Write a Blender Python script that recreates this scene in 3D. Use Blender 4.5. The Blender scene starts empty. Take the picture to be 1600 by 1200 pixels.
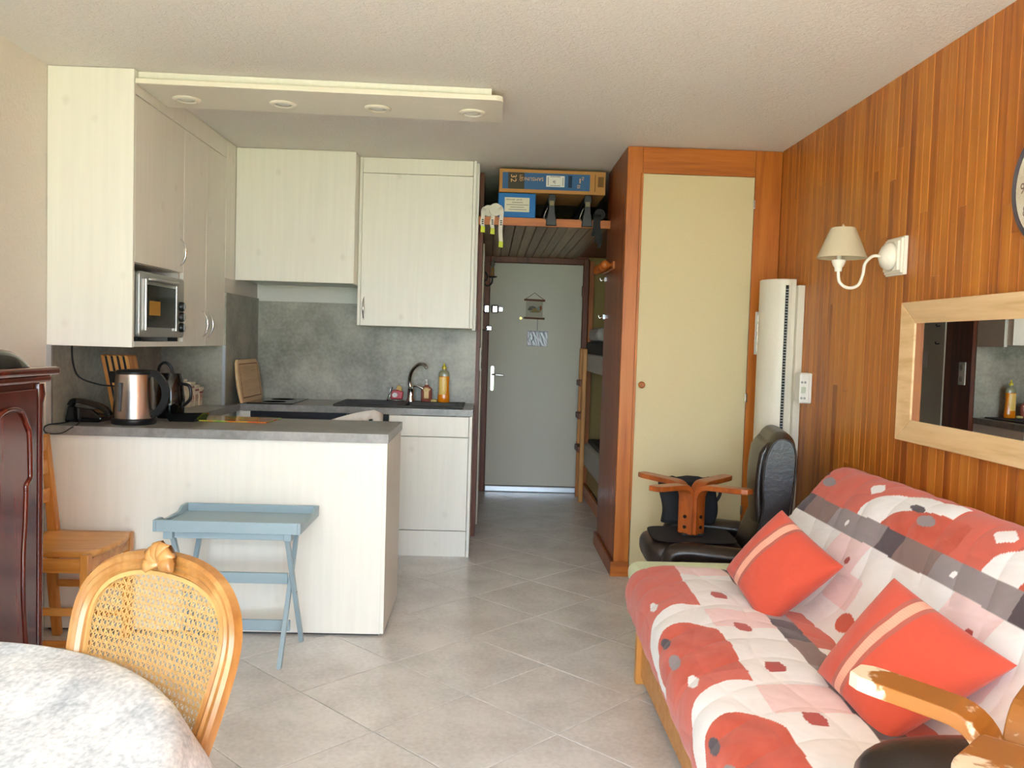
import bpy, bmesh, math, random
import numpy as np
from mathutils import Matrix, Vector

random.seed(7)
rng = np.random.default_rng(7)
SC = bpy.context.scene
COL = SC.collection

# ------------------------------------------------------------------ camera, world, light, exposure
CAM_H = 1.33
cam_data = bpy.data.cameras.new('camera')
cam_data.sensor_fit = 'HORIZONTAL'
cam_data.sensor_width = 36.0
cam_data.lens = 1326.89 / 1600 * 36.0
cam_data.clip_start = 0.02
cam = bpy.data.objects.new('camera', cam_data)
COL.objects.link(cam)
_yaw, _pit, _rol = 0.028457, -0.048416, 0.030161
_f = Vector((math.sin(_yaw) * math.cos(_pit), math.cos(_yaw) * math.cos(_pit), math.sin(_pit)))
_r0 = Vector((math.cos(_yaw), -math.sin(_yaw), 0))
_u0 = _r0.cross(_f)
_r = math.cos(_rol) * _r0 + math.sin(_rol) * _u0
_u = -math.sin(_rol) * _r0 + math.cos(_rol) * _u0
cam.matrix_world = Matrix(((_r.x, _u.x, -_f.x, 0), (_r.y, _u.y, -_f.y, 0), (_r.z, _u.z, -_f.z, CAM_H), (0, 0, 0, 1)))
SC.camera = cam

WORLD_STRENGTH = 8.0
world = bpy.data.worlds.new('sky'); SC.world = world
world.use_nodes = True
_bg = world.node_tree.nodes['Background']
_bg.inputs[0].default_value = (0.68, 0.84, 1.0, 1)
_bg.inputs[1].default_value = WORLD_STRENGTH

def add_light(name, kind, loc, rot, **kw):
    l = bpy.data.lights.new(name, kind)
    for k, v in kw.items():
        setattr(l, k, v)
    o = bpy.data.objects.new(name, l)
    o.location = loc; o.rotation_euler = rot
    COL.objects.link(o)
    return o
# high sun outside: it only reaches the floor right behind the window, behind the camera
_sun = add_light('sun', 'SUN', (-1, -6, 12), (0, 0, 0), energy=42.0, angle=0.01, color=(1.0, 0.985, 0.96))
_sun.rotation_euler = Vector((0.10, 0.42, -0.90)).to_track_quat('-Z', 'Y').to_euler()
_po = add_light('window_portal', 'AREA', (0, -1.52, 1.15), (math.radians(90), 0, 0), shape='RECTANGLE', size=3.0, size_y=2.2)
_po.data.cycles.is_portal = True

SC.view_settings.view_transform = 'Standard'
SC.view_settings.look = 'None'
SC.view_settings.exposure = 0.95
SC.view_settings.gamma = 1.0
SC.view_settings.use_curve_mapping = False
SC.cycles.max_bounces = 10
SC.cycles.diffuse_bounces = 6
SC.cycles.glossy_bounces = 4
SC.cycles.sample_clamp_indirect = 8.0
SC.cycles.use_denoising = True

# ------------------------------------------------------------------ materials
def lin(r, g, b):
    def f(c):
        c /= 255.0
        return c / 12.92 if c <= 0.04045 else ((c + 0.055) / 1.055) ** 2.4
    return (f(r), f(g), f(b), 1.0)

def new_mat(name):
    m = bpy.data.materials.new(name); m.use_nodes = True
    nt = m.node_tree
    return m, nt, nt.nodes['Principled BSDF']

def N(nt, t, **kw):
    n = nt.nodes.new(t)
    for k, v in kw.items():
        if k.startswith('i_'):
            n.inputs[k[2:]].default_value = v
        else:
            setattr(n, k, v)
    return n

def plain(name, c, rough=0.5, metal=0.0, spec=0.5, coat=0.0, sheen=0.0, bump=0.0, bscale=60.0, trans=0.0, var=0.0):
    m, nt, p = new_mat(name)
    p.inputs['Base Color'].default_value = c
    p.inputs['Roughness'].default_value = rough
    p.inputs['Metallic'].default_value = metal
    p.inputs['Specular IOR Level'].default_value = spec
    p.inputs['Coat Weight'].default_value = coat
    p.inputs['Sheen Weight'].default_value = sheen
    p.inputs['Transmission Weight'].default_value = trans
    tc = N(nt, 'ShaderNodeTexCoord')
    nz = N(nt, 'ShaderNodeTexNoise'); nz.inputs['Scale'].default_value = bscale; nz.inputs['Detail'].default_value = 4
    nt.links.new(tc.outputs['Object'], nz.inputs['Vector'])
    if bump:
        b = N(nt, 'ShaderNodeBump'); b.inputs['Strength'].default_value = bump; b.inputs['Distance'].default_value = 0.01
        nt.links.new(nz.outputs['Fac'], b.inputs['Height']); nt.links.new(b.outputs['Normal'], p.inputs['Normal'])
    v = var or 0.04
    mx = N(nt, 'ShaderNodeMix', data_type='RGBA')
    mx.inputs[6].default_value = tuple(x * (1 - v) for x in c[:3]) + (1,)
    mx.inputs[7].default_value = tuple(min(1, x * (1 + v)) for x in c[:3]) + (1,)
    nt.links.new(nz.outputs['Fac'], mx.inputs[0]); nt.links.new(mx.outputs[2], p.inputs['Base Color'])
    return m

def ramp(nt, stops):
    r = N(nt, 'ShaderNodeValToRGB')
    e = r.color_ramp.elements
    while len(e) < len(stops):
        e.new(0.5)
    for el, (pos, c) in zip(e, stops):
        el.position = pos; el.color = c
    return r

def wood(name, dark, mid, light, axis='Z', rough=0.4, scale=1.0, coat=0.0, vary=0.35, stretch=0.06, spec=0.5, bump=0.05):
    """long-grained wood; each object gets its own offset and tone"""
    m, nt, p = new_mat(name)
    tc = N(nt, 'ShaderNodeTexCoord'); oi = N(nt, 'ShaderNodeObjectInfo')
    mp = N(nt, 'ShaderNodeMapping')
    s = [scale, scale, scale]; s['XYZ'.index(axis)] = scale * stretch
    mp.inputs['Scale'].default_value = s
    off = N(nt, 'ShaderNodeVectorMath', operation='SCALE'); off.inputs[3].default_value = 37.0
    cmb = N(nt, 'ShaderNodeCombineXYZ')
    for i in range(3):
        nt.links.new(oi.outputs['Random'], cmb.inputs[i])
    nt.links.new(cmb.outputs[0], off.inputs[0])
    add = N(nt, 'ShaderNodeVectorMath', operation='ADD')
    nt.links.new(tc.outputs['Object'], mp.inputs['Vector'])
    nt.links.new(mp.outputs[0], add.inputs[0]); nt.links.new(off.outputs[0], add.inputs[1])
    n1 = N(nt, 'ShaderNodeTexNoise'); n1.inputs['Scale'].default_value = 22; n1.inputs['Detail'].default_value = 5; n1.inputs['Distortion'].default_value = 0.6
    n2 = N(nt, 'ShaderNodeTexNoise'); n2.inputs['Scale'].default_value = 110; n2.inputs['Detail'].default_value = 3
    nt.links.new(add.outputs[0], n1.inputs['Vector']); nt.links.new(add.outputs[0], n2.inputs['Vector'])
    ma = N(nt, 'ShaderNodeMath', operation='MULTIPLY_ADD'); ma.inputs[1].default_value = 0.75
    nt.links.new(n1.outputs['Fac'], ma.inputs[0])
    m2 = N(nt, 'ShaderNodeMath', operation='MULTIPLY'); m2.inputs[1].default_value = 0.25
    nt.links.new(n2.outputs['Fac'], m2.inputs[0]); nt.links.new(m2.outputs[0], ma.inputs[2])
    mr = N(nt, 'ShaderNodeMath', operation='MULTIPLY_ADD'); mr.inputs[1].default_value = vary; mr.inputs[2].default_value = -vary / 2
    nt.links.new(oi.outputs['Random'], mr.inputs[0])
    sm = N(nt, 'ShaderNodeMath', operation='ADD')
    nt.links.new(ma.outputs[0], sm.inputs[0]); nt.links.new(mr.outputs[0], sm.inputs[1])
    r = ramp(nt, [(0.28, dark), (0.5, mid), (0.72, light)])
    nt.links.new(sm.outputs[0], r.inputs[0]); nt.links.new(r.outputs[0], p.inputs['Base Color'])
    p.inputs['Roughness'].default_value = rough
    p.inputs['Coat Weight'].default_value = coat; p.inputs['Coat Roughness'].default_value = 0.15
    p.inputs['Specular IOR Level'].default_value = spec
    if bump:
        b = N(nt, 'ShaderNodeBump'); b.inputs['Strength'].default_value = bump; b.inputs['Distance'].default_value = 0.005
        nt.links.new(n2.outputs['Fac'], b.inputs['Height']); nt.links.new(b.outputs['Normal'], p.inputs['Normal'])
    return m

def stucco(name, c, strength=0.6, scale=38, dist=0.012):
    m, nt, p = new_mat(name)
    tc = N(nt, 'ShaderNodeTexCoord')
    n1 = N(nt, 'ShaderNodeTexNoise'); n1.inputs['Scale'].default_value = scale; n1.inputs['Detail'].default_value = 6; n1.inputs['Roughness'].default_value = 0.65; n1.inputs['Distortion'].default_value = 0.8
    nt.links.new(tc.outputs['Object'], n1.inputs['Vector'])
    b = N(nt, 'ShaderNodeBump'); b.inputs['Strength'].default_value = strength; b.inputs['Distance'].default_value = dist
    nt.links.new(n1.outputs['Fac'], b.inputs['Height']); nt.links.new(b.outputs['Normal'], p.inputs['Normal'])
    p.inputs['Base Color'].default_value = c; p.inputs['Roughness'].default_value = 0.85
    p.inputs['Specular IOR Level'].default_value = 0.25
    return m

def cloudy(name, c1, c2, scale=3.0, rough=0.45, fine=0.3, stretch=(1, 1, 1), spec=0.5, detail=6, random_off=False, lo=0.35, hi=0.68):
    m, nt, p = new_mat(name)
    tc = N(nt, 'ShaderNodeTexCoord')
    mp = N(nt, 'ShaderNodeMapping'); mp.inputs['Scale'].default_value = stretch
    nt.links.new(tc.outputs['Object'], mp.inputs['Vector'])
    src = mp.outputs[0]
    if random_off:
        oi = N(nt, 'ShaderNodeObjectInfo'); sc = N(nt, 'ShaderNodeMath', operation='MULTIPLY'); sc.inputs[1].default_value = 53.0
        cb = N(nt, 'ShaderNodeCombineXYZ'); ad = N(nt, 'ShaderNodeVectorMath', operation='ADD')
        nt.links.new(oi.outputs['Random'], sc.inputs[0])
        nt.links.new(sc.outputs[0], cb.inputs[0]); nt.links.new(sc.outputs[0], cb.inputs[1])
        nt.links.new(src, ad.inputs[0]); nt.links.new(cb.outputs[0], ad.inputs[1]); src = ad.outputs[0]
    n1 = N(nt, 'ShaderNodeTexNoise'); n1.inputs['Scale'].default_value = scale; n1.inputs['Detail'].default_value = detail; n1.inputs['Roughness'].default_value = 0.6
    n2 = N(nt, 'ShaderNodeTexNoise'); n2.inputs['Scale'].default_value = scale * 14; n2.inputs['Detail'].default_value = 3
    nt.links.new(src, n1.inputs['Vector']); nt.links.new(src, n2.inputs['Vector'])
    mx = N(nt, 'ShaderNodeMix'); mx.inputs[0].default_value = fine
    nt.links.new(n1.outputs['Fac'], mx.inputs[2]); nt.links.new(n2.outputs['Fac'], mx.inputs[3])
    r = ramp(nt, [(lo, c1), (hi, c2)])
    nt.links.new(mx.outputs[0], r.inputs[0]); nt.links.new(r.outputs[0], p.inputs['Base Color'])
    p.inputs['Roughness'].default_value = rough; p.inputs['Specular IOR Level'].default_value = spec
    return m

def attr_mat(name, rough=0.85, bump=0.15, bscale=300, sheen=0.2, spec=0.3):
    m, nt, p = new_mat(name)
    a = N(nt, 'ShaderNodeAttribute'); a.attribute_name = 'Col'
    tc = N(nt, 'ShaderNodeTexCoord')
    nz = N(nt, 'ShaderNodeTexNoise'); nz.inputs['Scale'].default_value = bscale
    nt.links.new(tc.outputs['Object'], nz.inputs['Vector'])
    b = N(nt, 'ShaderNodeBump'); b.inputs['Strength'].default_value = bump; b.inputs['Distance'].default_value = 0.004
    nt.links.new(nz.outputs['Fac'], b.inputs['Height']); nt.links.new(b.outputs['Normal'], p.inputs['Normal'])
    nt.links.new(a.outputs['Color'], p.inputs['Base Color'])
    p.inputs['Roughness'].default_value = rough; p.inputs['Sheen Weight'].default_value = sheen; p.inputs['Specular IOR Level'].default_value = spec
    return m

def knotty(name, c, rough=0.4):
    """whitewashed pine laminate: faint vertical grain and a few grey knots"""
    m, nt, p = new_mat(name)
    tc = N(nt, 'ShaderNodeTexCoord')
    mp = N(nt, 'ShaderNodeMapping'); mp.inputs['Scale'].default_value = (1, 1, 0.05)
    nt.links.new(tc.outputs['Object'], mp.inputs['Vector'])
    n1 = N(nt, 'ShaderNodeTexNoise'); n1.inputs['Scale'].default_value = 45; n1.inputs['Detail'].default_value = 4
    nt.links.new(mp.outputs[0], n1.inputs['Vector'])
    r1 = ramp(nt, [(0.3, tuple(x * 0.95 for x in c[:3]) + (1,)), (0.7, c)])
    nt.links.new(n1.outputs['Fac'], r1.inputs[0])
    mp2 = N(nt, 'ShaderNodeMapping'); mp2.inputs['Scale'].default_value = (1, 1, 0.8)
    nt.links.new(tc.outputs['Object'], mp2.inputs['Vector'])
    vo = N(nt, 'ShaderNodeTexVoronoi'); vo.inputs['Scale'].default_value = 6.5; vo.inputs['Randomness'].default_value = 1
    nt.links.new(mp2.outputs[0], vo.inputs['Vector'])
    r2 = ramp(nt, [(0.0, (1, 1, 1, 1)), (0.15, (0, 0, 0, 1))])
    nt.links.new(vo.outputs['Distance'], r2.inputs[0])
    mx = N(nt, 'ShaderNodeMix', data_type='RGBA'); mx.inputs[7].default_value = (c[0] * 0.72, c[1] * 0.70, c[2] * 0.66, 1)
    sc = N(nt, 'ShaderNodeMath', operation='MULTIPLY'); sc.inputs[1].default_value = 0.5
    nt.links.new(r2.outputs[0], sc.inputs[0]); nt.links.new(sc.outputs[0], mx.inputs[0])
    nt.links.new(r1.outputs[0], mx.inputs[6]); nt.links.new(mx.outputs[2], p.inputs['Base Color'])
    p.inputs['Roughness'].default_value = rough
    return m

MT = {}
MT['ceiling'] = stucco('ceiling_stucco', lin(236, 231, 224), 0.8, 60, 0.012)
MT['wall'] = stucco('wall_stucco', lin(226, 219, 208), 0.5, 40, 0.010)
MT['white_wall'] = plain('white_paint', lin(222, 220, 212), 0.7)
MT['khaki_wall'] = plain('khaki_wall', lin(168, 146, 92), 0.8, bump=0.1)
MT['grout'] = plain('grout', lin(150, 146, 142), 0.9)
MT['tile'] = cloudy('floor_tile', lin(196, 193, 190), lin(228, 226, 224), 4.0, 0.27, 0.35, random_off=True, spec=0.6, lo=0.3, hi=0.6)
MT['plank'] = wood('wall_plank', lin(140, 70, 14), lin(182, 106, 30), lin(200, 128, 46), 'Z', 0.42, 1.0, 0.12, 0.26, 0.05)
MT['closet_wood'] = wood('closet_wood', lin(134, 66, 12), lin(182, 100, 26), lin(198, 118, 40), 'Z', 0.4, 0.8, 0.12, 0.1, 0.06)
MT['closet_wood_h'] = wood('closet_wood_rail', lin(134, 66, 12), lin(182, 100, 26), lin(198, 118, 40), 'X', 0.4, 0.8, 0.12, 0.1, 0.06)
MT['dark_wood'] = wood('hall_dark_wood', lin(84, 36, 14), lin(116, 56, 26), lin(136, 74, 38), 'Z', 0.45, 1.0, 0.0, 0.15, 0.05)
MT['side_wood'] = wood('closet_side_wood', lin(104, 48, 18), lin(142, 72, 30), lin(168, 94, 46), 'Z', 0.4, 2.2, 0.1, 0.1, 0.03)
MT['slat'] = wood('slat_wood', lin(108, 82, 56), lin(146, 116, 84), lin(168, 140, 106), 'Y', 0.4, 1.0, 0.1, 0.25, 0.05)
MT['cream'] = knotty('whitewashed_pine', lin(238, 235, 225))
MT['door_beige'] = plain('beige_door_paint', lin(210, 194, 152), 0.6, bump=0.08, bscale=120)
MT['door_grey'] = plain('grey_door_paint', lin(214, 208, 190), 0.5)
MT['concrete'] = cloudy('concrete_laminate', lin(112, 112, 101), lin(180, 178, 164), 3.2, 0.38, 0.25)
MT['concrete_top'] = cloudy('concrete_worktop', lin(112, 110, 107), lin(162, 160, 157), 3.0, 0.3, 0.3)
MT['alu'] = plain('aluminium', lin(200, 204, 208), 0.35, 0.9)
MT['steel'] = plain('brushed_steel', lin(196, 188, 182), 0.27, 1.0)
MT['chrome'] = plain('chrome', lin(225, 225, 225), 0.08, 1.0)
MT['silver'] = plain('silver_plastic', lin(168, 168, 164), 0.35, 0.6)
MT['black'] = plain('black_plastic', lin(22, 22, 24), 0.35)
MT['black_gloss'] = plain('black_gloss', lin(12, 12, 13), 0.08)
MT['black_soft'] = plain('black_fabric', lin(24, 24, 27), 0.8, bump=0.2, bscale=300)
MT['rubber'] = plain('black_rubber', lin(18, 18, 18), 0.6)
MT['oven_glass'] = plain('dark_oven_glass', lin(40, 38, 32), 0.08)
MT['navy'] = plain('dark_navy_panel', lin(20, 22, 32), 0.3)
MT['white'] = plain('white_plastic', lin(232, 230, 222), 0.4)
MT['white_metal'] = plain('white_enamel', lin(234, 228, 212), 0.35)
MT['heater'] = plain('heater_enamel', lin(222, 215, 198), 0.4)
MT['blue'] = plain('grey_blue_paint', lin(150, 172, 182), 0.45)
MT['leather'] = plain('dark_leather', lin(36, 25, 22), 0.33, bump=0.10, bscale=60, spec=0.6)
MT['orange_wood'] = wood('bentwood', lin(132, 62, 14), lin(172, 88, 26), lin(196, 110, 40), 'X', 0.35, 0.8, 0.2, 0.1, 0.15)
MT['pine'] = wood('pine', lin(176, 104, 36), lin(208, 142, 66), lin(222, 164, 92), 'X', 0.4, 0.9, 0.15, 0.15, 0.1)
MT['pine_z'] = wood('pine_upright', lin(176, 104, 36), lin(208, 142, 66), lin(222, 164, 92), 'Z', 0.4, 0.9, 0.15, 0.15, 0.1)
MT['cane_wood'] = wood('carved_oak', lin(116, 70, 28), lin(156, 104, 50), lin(180, 132, 76), 'Z', 0.33, 1.0, 0.25, 0.1, 0.2)
MT['cane'] = plain('cane_strand', lin(192, 150, 90), 0.35, var=0.15, bscale=90)
MT['mahogany'] = wood('mahogany', lin(58, 14, 6), lin(90, 27, 13), lin(112, 40, 20), 'Z', 0.22, 0.9, 0.5, 0.1, 0.08)
MT['beech'] = wood('beech_frame', lin(196, 156, 106), lin(220, 184, 136), lin(230, 198, 154), 'Y', 0.45, 0.9, 0.0, 0.1, 0.08)
MT['mirror'] = plain('mirror_glass', lin(235, 235, 235), 0.0, 1.0, var=0.001)
MT['shade'] = plain('lamp_shade_fabric', lin(190, 176, 148), 0.85, bump=0.1, bscale=300)
MT['cardboard'] = plain('cardboard', lin(184, 132, 72), 0.8)
MT['sink'] = plain('black_composite', lin(34, 31, 28), 0.5, bump=0.1, bscale=400)
MT['cloth'] = cloudy('crushed_tablecloth', lin(160, 170, 184), lin(240, 244, 250), 9.0, 0.55, 0.4, stretch=(1, 0.6, 1), detail=8, lo=0.38, hi=0.64)
MT['lawn'] = plain('lawn', lin(92, 106, 56), 0.9, var=0.3, bscale=3)
MT['terrace'] = plain('terrace_concrete', lin(150, 147, 140), 0.8)

# ------------------------------------------------------------------ geometry helpers
ROOT = {}
def tag(o, label=None, cat=None, group=None, kind=None):
    if label: o['label'] = label
    if cat: o['category'] = cat
    if group: o['group'] = group
    if kind: o['kind'] = kind
    return o

def thing(name, label, cat, loc, rotz=0.0, group=None, local=False, kind=None):
    o = bpy.data.objects.new(name, None)
    o.empty_display_size = 0.05
    o.location = loc; o.rotation_euler = (0, 0, rotz)
    COL.objects.link(o)
    tag(o, label, cat, group, kind)
    ROOT[o] = Vector((0, 0, 0)) if local else Vector(loc)
    return o

def root_off(parent):
    p = parent
    while p is not None:
        if p in ROOT: return ROOT[p]
        p = p.parent
    return Vector((0, 0, 0))

class MB:
    def __init__(s):
        s.v = []; s.f = []
    def add(s, vs, fs):
        b = len(s.v)
        s.v += [tuple(v) for v in vs]
        s.f += [tuple(i + b for i in f) for f in fs]
        return s
    def box(s, x0, x1, y0, y1, z0, z1):
        return s.add([(x0, y0, z0), (x1, y0, z0), (x1, y1, z0), (x0, y1, z0), (x0, y0, z1), (x1, y0, z1), (x1, y1, z1), (x0, y1, z1)],
                     [(0, 3, 2, 1), (4, 5, 6, 7), (0, 1, 5, 4), (1, 2, 6, 5), (2, 3, 7, 6), (3, 0, 4, 7)])
    def prism(s, poly, a, b, axis='z'):
        """poly: 2D outline (counter-clockwise), extruded from a to b along axis"""
        n = len(poly)
        def P(p, h):
            if axis == 'z': return (p[0], p[1], h)
            if axis == 'y': return (p[0], h, p[1])
            return (h, p[0], p[1])
        vs = [P(p, a) for p in poly] + [P(p, b) for p in poly]
        fs = [tuple(range(n - 1, -1, -1)), tuple(range(n, 2 * n))]
        fs += [(i, (i + 1) % n, n + (i + 1) % n, n + i) for i in range(n)]
        return s.add(vs, fs)
    def lathe(s, prof, c=(0, 0, 0), n=24, axis='z'):
        vs = []; fs = []
        for r, h in prof:
            for k in range(n):
                a = 2 * math.pi * k / n
                x, y = r * math.cos(a), r * math.sin(a)
                if axis == 'z': vs.append((c[0] + x, c[1] + y, c[2] + h))
                elif axis == 'y': vs.append((c[0] + x, c[1] + h, c[2] + y))
                else: vs.append((c[0] + h, c[1] + x, c[2] + y))
        m = len(prof)
        for i in range(m - 1):
            for k in range(n):
                k2 = (k + 1) % n
                fs.append((i * n + k, i * n + k2, (i + 1) * n + k2, (i + 1) * n + k))
        fs.append(tuple(range(n - 1, -1, -1))); fs.append(tuple((m - 1) * n + k for k in range(n)))
        return s.add(vs, fs)
    def sweep(s, pts, prof, up=(0, 0, 1), closed=False, scales=None):
        """sweep a 2D profile (a: sideways, b: along up) along pts"""
        P = [Vector(p) for p in pts]; n = len(P); m = len(prof); U = Vector(up)
        vs = []
        for i in range(n):
            if closed: t = P[(i + 1) % n] - P[i - 1]
            else: t = P[min(i + 1, n - 1)] - P[max(i - 1, 0)]
            t.normalize()
            side = t.cross(U)
            if side.length < 1e-4: side = t.cross(Vector((0, 1, 0)))
            side.normalize(); u2 = side.cross(t).normalized()
            k = scales[i] if scales else 1.0
            for a, b in prof:
                vs.append(tuple(P[i] + side * a * k + u2 * b * k))
        fs = []
        for i in range(n if closed else n - 1):
            j = (i + 1) % n
            for k in range(m):
                k2 = (k + 1) % m
                fs.append((i * m + k, i * m + k2, j * m + k2, j * m + k))
        if not closed:
            fs.append(tuple(range(m - 1, -1, -1))); fs.append(tuple((n - 1) * m + k for k in range(m)))
        return s.add(vs, fs)
    def tube(s, pts, r, n=8, closed=False, scales=None, up=(0.13, 0.21, 0.97)):
        pr = [(r * math.cos(2 * math.pi * k / n), r * math.sin(2 * math.pi * k / n)) for k in range(n)]
        return s.sweep(pts, pr, up, closed, scales)
    def grid(s, fn, nu, nv, closed_u=False):
        vs = []; fs = []
        for i in range(nu + (0 if closed_u else 1)):
            for j in range(nv + 1):
                vs.append(fn(i / nu, j / nv))
        w = nv + 1; cu = nu if closed_u else nu + 1
        for i in range(nu):
            i2 = (i + 1) % cu
            for j in range(nv):
                fs.append((i * w + j, i2 * w + j, i2 * w + j + 1, i * w + j + 1))
        return s.add(vs, fs)
    def slab(s, xs, ys, inside, z0, z1):
        """slab over the cells of an irregular grid, shared vertices, holes allowed"""
        idx = {}; vs = []; fs = []
        def V(i, j, t):
            k = (i, j, t)
            if k not in idx:
                idx[k] = len(vs); vs.append((xs[i], ys[j], z1 if t else z0))
            return idx[k]
        ins = {}
        for i in range(len(xs) - 1):
            for j in range(len(ys) - 1):
                ins[i, j] = inside((xs[i] + xs[i + 1]) / 2, (ys[j] + ys[j + 1]) / 2)
        for (i, j), k in ins.items():
            if not k: continue
            fs.append((V(i, j, 1), V(i + 1, j, 1), V(i + 1, j + 1, 1), V(i, j + 1, 1)))
            fs.append((V(i, j, 0), V(i, j + 1, 0), V(i + 1, j + 1, 0), V(i + 1, j, 0)))
            if not ins.get((i, j - 1)): fs.append((V(i, j, 0), V(i + 1, j, 0), V(i + 1, j, 1), V(i, j, 1)))
            if not ins.get((i, j + 1)): fs.append((V(i + 1, j + 1, 0), V(i, j + 1, 0), V(i, j + 1, 1), V(i + 1, j + 1, 1)))
            if not ins.get((i - 1, j)): fs.append((V(i, j + 1, 0), V(i, j, 0), V(i, j, 1), V(i, j + 1, 1)))
            if not ins.get((i + 1, j)): fs.append((V(i + 1, j, 0), V(i + 1, j + 1, 0), V(i + 1, j + 1, 1), V(i + 1, j, 1)))
        return s.add(vs, fs)
    def build(s, name, mat, parent=None, smooth=False, bevel=0.0, seg=2, sub=0, kind=None, label=None, cols=None, fix=True, solid=0.0):
        off = root_off(parent)
        me = bpy.data.meshes.new(name)
        me.from_pydata([(x - off.x, y - off.y, z - off.z) for x, y, z in s.v], [], s.f)
        if fix:
            bm = bmesh.new(); bm.from_mesh(me); bmesh.ops.recalc_face_normals(bm, faces=bm.faces); bm.to_mesh(me); bm.free()
        if cols is not None:
            ca = me.color_attributes.new('Col', 'FLOAT_COLOR', 'POINT')
            ca.data.foreach_set('color', np.asarray(cols, dtype=np.float32).ravel())
        me.materials.append(MT[mat] if isinstance(mat, str) else mat)
        o = bpy.data.objects.new(name, me); COL.objects.link(o)
        if parent is not None: o.parent = parent
        if smooth is True:
            me.polygons.foreach_set('use_smooth', [True] * len(me.polygons))
        elif smooth:
            me.polygons.foreach_set('use_smooth', [True] * len(me.polygons))
            me.set_sharp_from_angle(angle=math.radians(smooth))
        if solid:
            md = o.modifiers.new('solid', 'SOLIDIFY'); md.thickness = solid; md.offset = 0
        if bevel:
            md = o.modifiers.new('bevel', 'BEVEL'); md.width = bevel; md.segments = seg; md.limit_method = 'ANGLE'; md.angle_limit = math.radians(40)
            md.harden_normals = False
        if sub:
            md = o.modifiers.new('sub', 'SUBSURF'); md.levels = sub; md.render_levels = sub
        if kind: o['kind'] = kind
        if label: o['label'] = label
        return o

def box(name, mat, parent, x0, x1, y0, y1, z0, z1, bevel=0.0, seg=2, **kw):
    return MB().box(x0, x1, y0, y1, z0, z1).build(name, mat, parent, bevel=bevel, seg=seg, **kw)

def copy_tree(o, parent=None):
    c = o.copy(); COL.objects.link(c)
    if parent is not None:
        c.parent = parent
    for ch in list(o.children):
        copy_tree(ch, c)
    return c

def rrect(x0, x1, y0, y1, r, n=5):
    pts = []
    for cx, cy, a0 in ((x1 - r, y0 + r, -90), (x1 - r, y1 - r, 0), (x0 + r, y1 - r, 90), (x0 + r, y0 + r, 180)):
        for k in range(n + 1):
            a = math.radians(a0 + 90 * k / n)
            pts.append((cx + r * math.cos(a), cy + r * math.sin(a)))
    return pts

def smooth_path(pts, n=8):
    """Catmull-Rom through the points"""
    P = [Vector(p) for p in pts]; out = []
    for i in range(len(P) - 1):
        p0 = P[max(i - 1, 0)]; p1 = P[i]; p2 = P[i + 1]; p3 = P[min(i + 2, len(P) - 1)]
        for k in range(n):
            t = k / n
            out.append(0.5 * ((2 * p1) + (-p0 + p2) * t + (2 * p0 - 5 * p1 + 4 * p2 - p3) * t * t + (-p0 + 3 * p1 - 3 * p2 + p3) * t ** 3))
    out.append(P[-1])
    return out

def text(name, s, mat, parent, origin, right, up, height, extrude=0.0004, align='LEFT', squeeze=1.0, spacing=1.0):
    """flat lettering: right and up are the text's own axes in the world"""
    cu = bpy.data.curves.new('lettering', 'FONT'); cu.body = s; cu.size = 1.0; cu.align_x = align; cu.space_character = spacing
    cu.resolution_u = 3
    ob = bpy.data.objects.new('lettering_source', cu); COL.objects.link(ob)
    bpy.context.view_layer.update()
    dg = bpy.context.evaluated_depsgraph_get()
    me0 = bpy.data.meshes.new_from_object(ob.evaluated_get(dg))
    R = Vector(right).normalized(); U = Vector(up).normalized(); O = Vector(origin)
    k = height / 0.70
    mb = MB()
    mb.add([tuple(O + R * v.co.x * k * squeeze + U * v.co.y * k) for v in me0.vertices], [tuple(p.vertices) for p in me0.polygons])
    bpy.data.objects.remove(ob); bpy.data.curves.remove(cu); bpy.data.meshes.remove(me0)
    if not mb.v: return None
    return mb.build(name, mat, parent, fix=False)

def handle(name, parent, p0, p1, out, r=0.005, bow=0.028, mat='chrome'):
    """a bow handle between p0 and p1 arching towards out"""
    a, b, o = Vector(p0), Vector(p1), Vector(out).normalized()
    pts = []; sc = []
    for k in range(13):
        t = k / 12
        pts.append(a.lerp(b, t) + o * bow * math.sin(math.pi * t) ** 0.8); sc.append(0.6 + 0.8 * math.sin(math.pi * t))
    return MB().tube(pts, r, 8, scales=sc).build(name, mat, parent, smooth=True)
# ------------------------------------------------------------------ the setting
XL, XR, CZ, YR, YD = -1.93, 1.64, 2.463, -1.45, 7.58
YB = 5.76          # kitchen back wall
CHX, CHY = -1.56, 5.05   # boxed-in corner of the kitchen

def struct(name, label, cat, loc=(0, 0, 0)):
    return thing(name, label, cat, loc, kind='structure')

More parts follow.
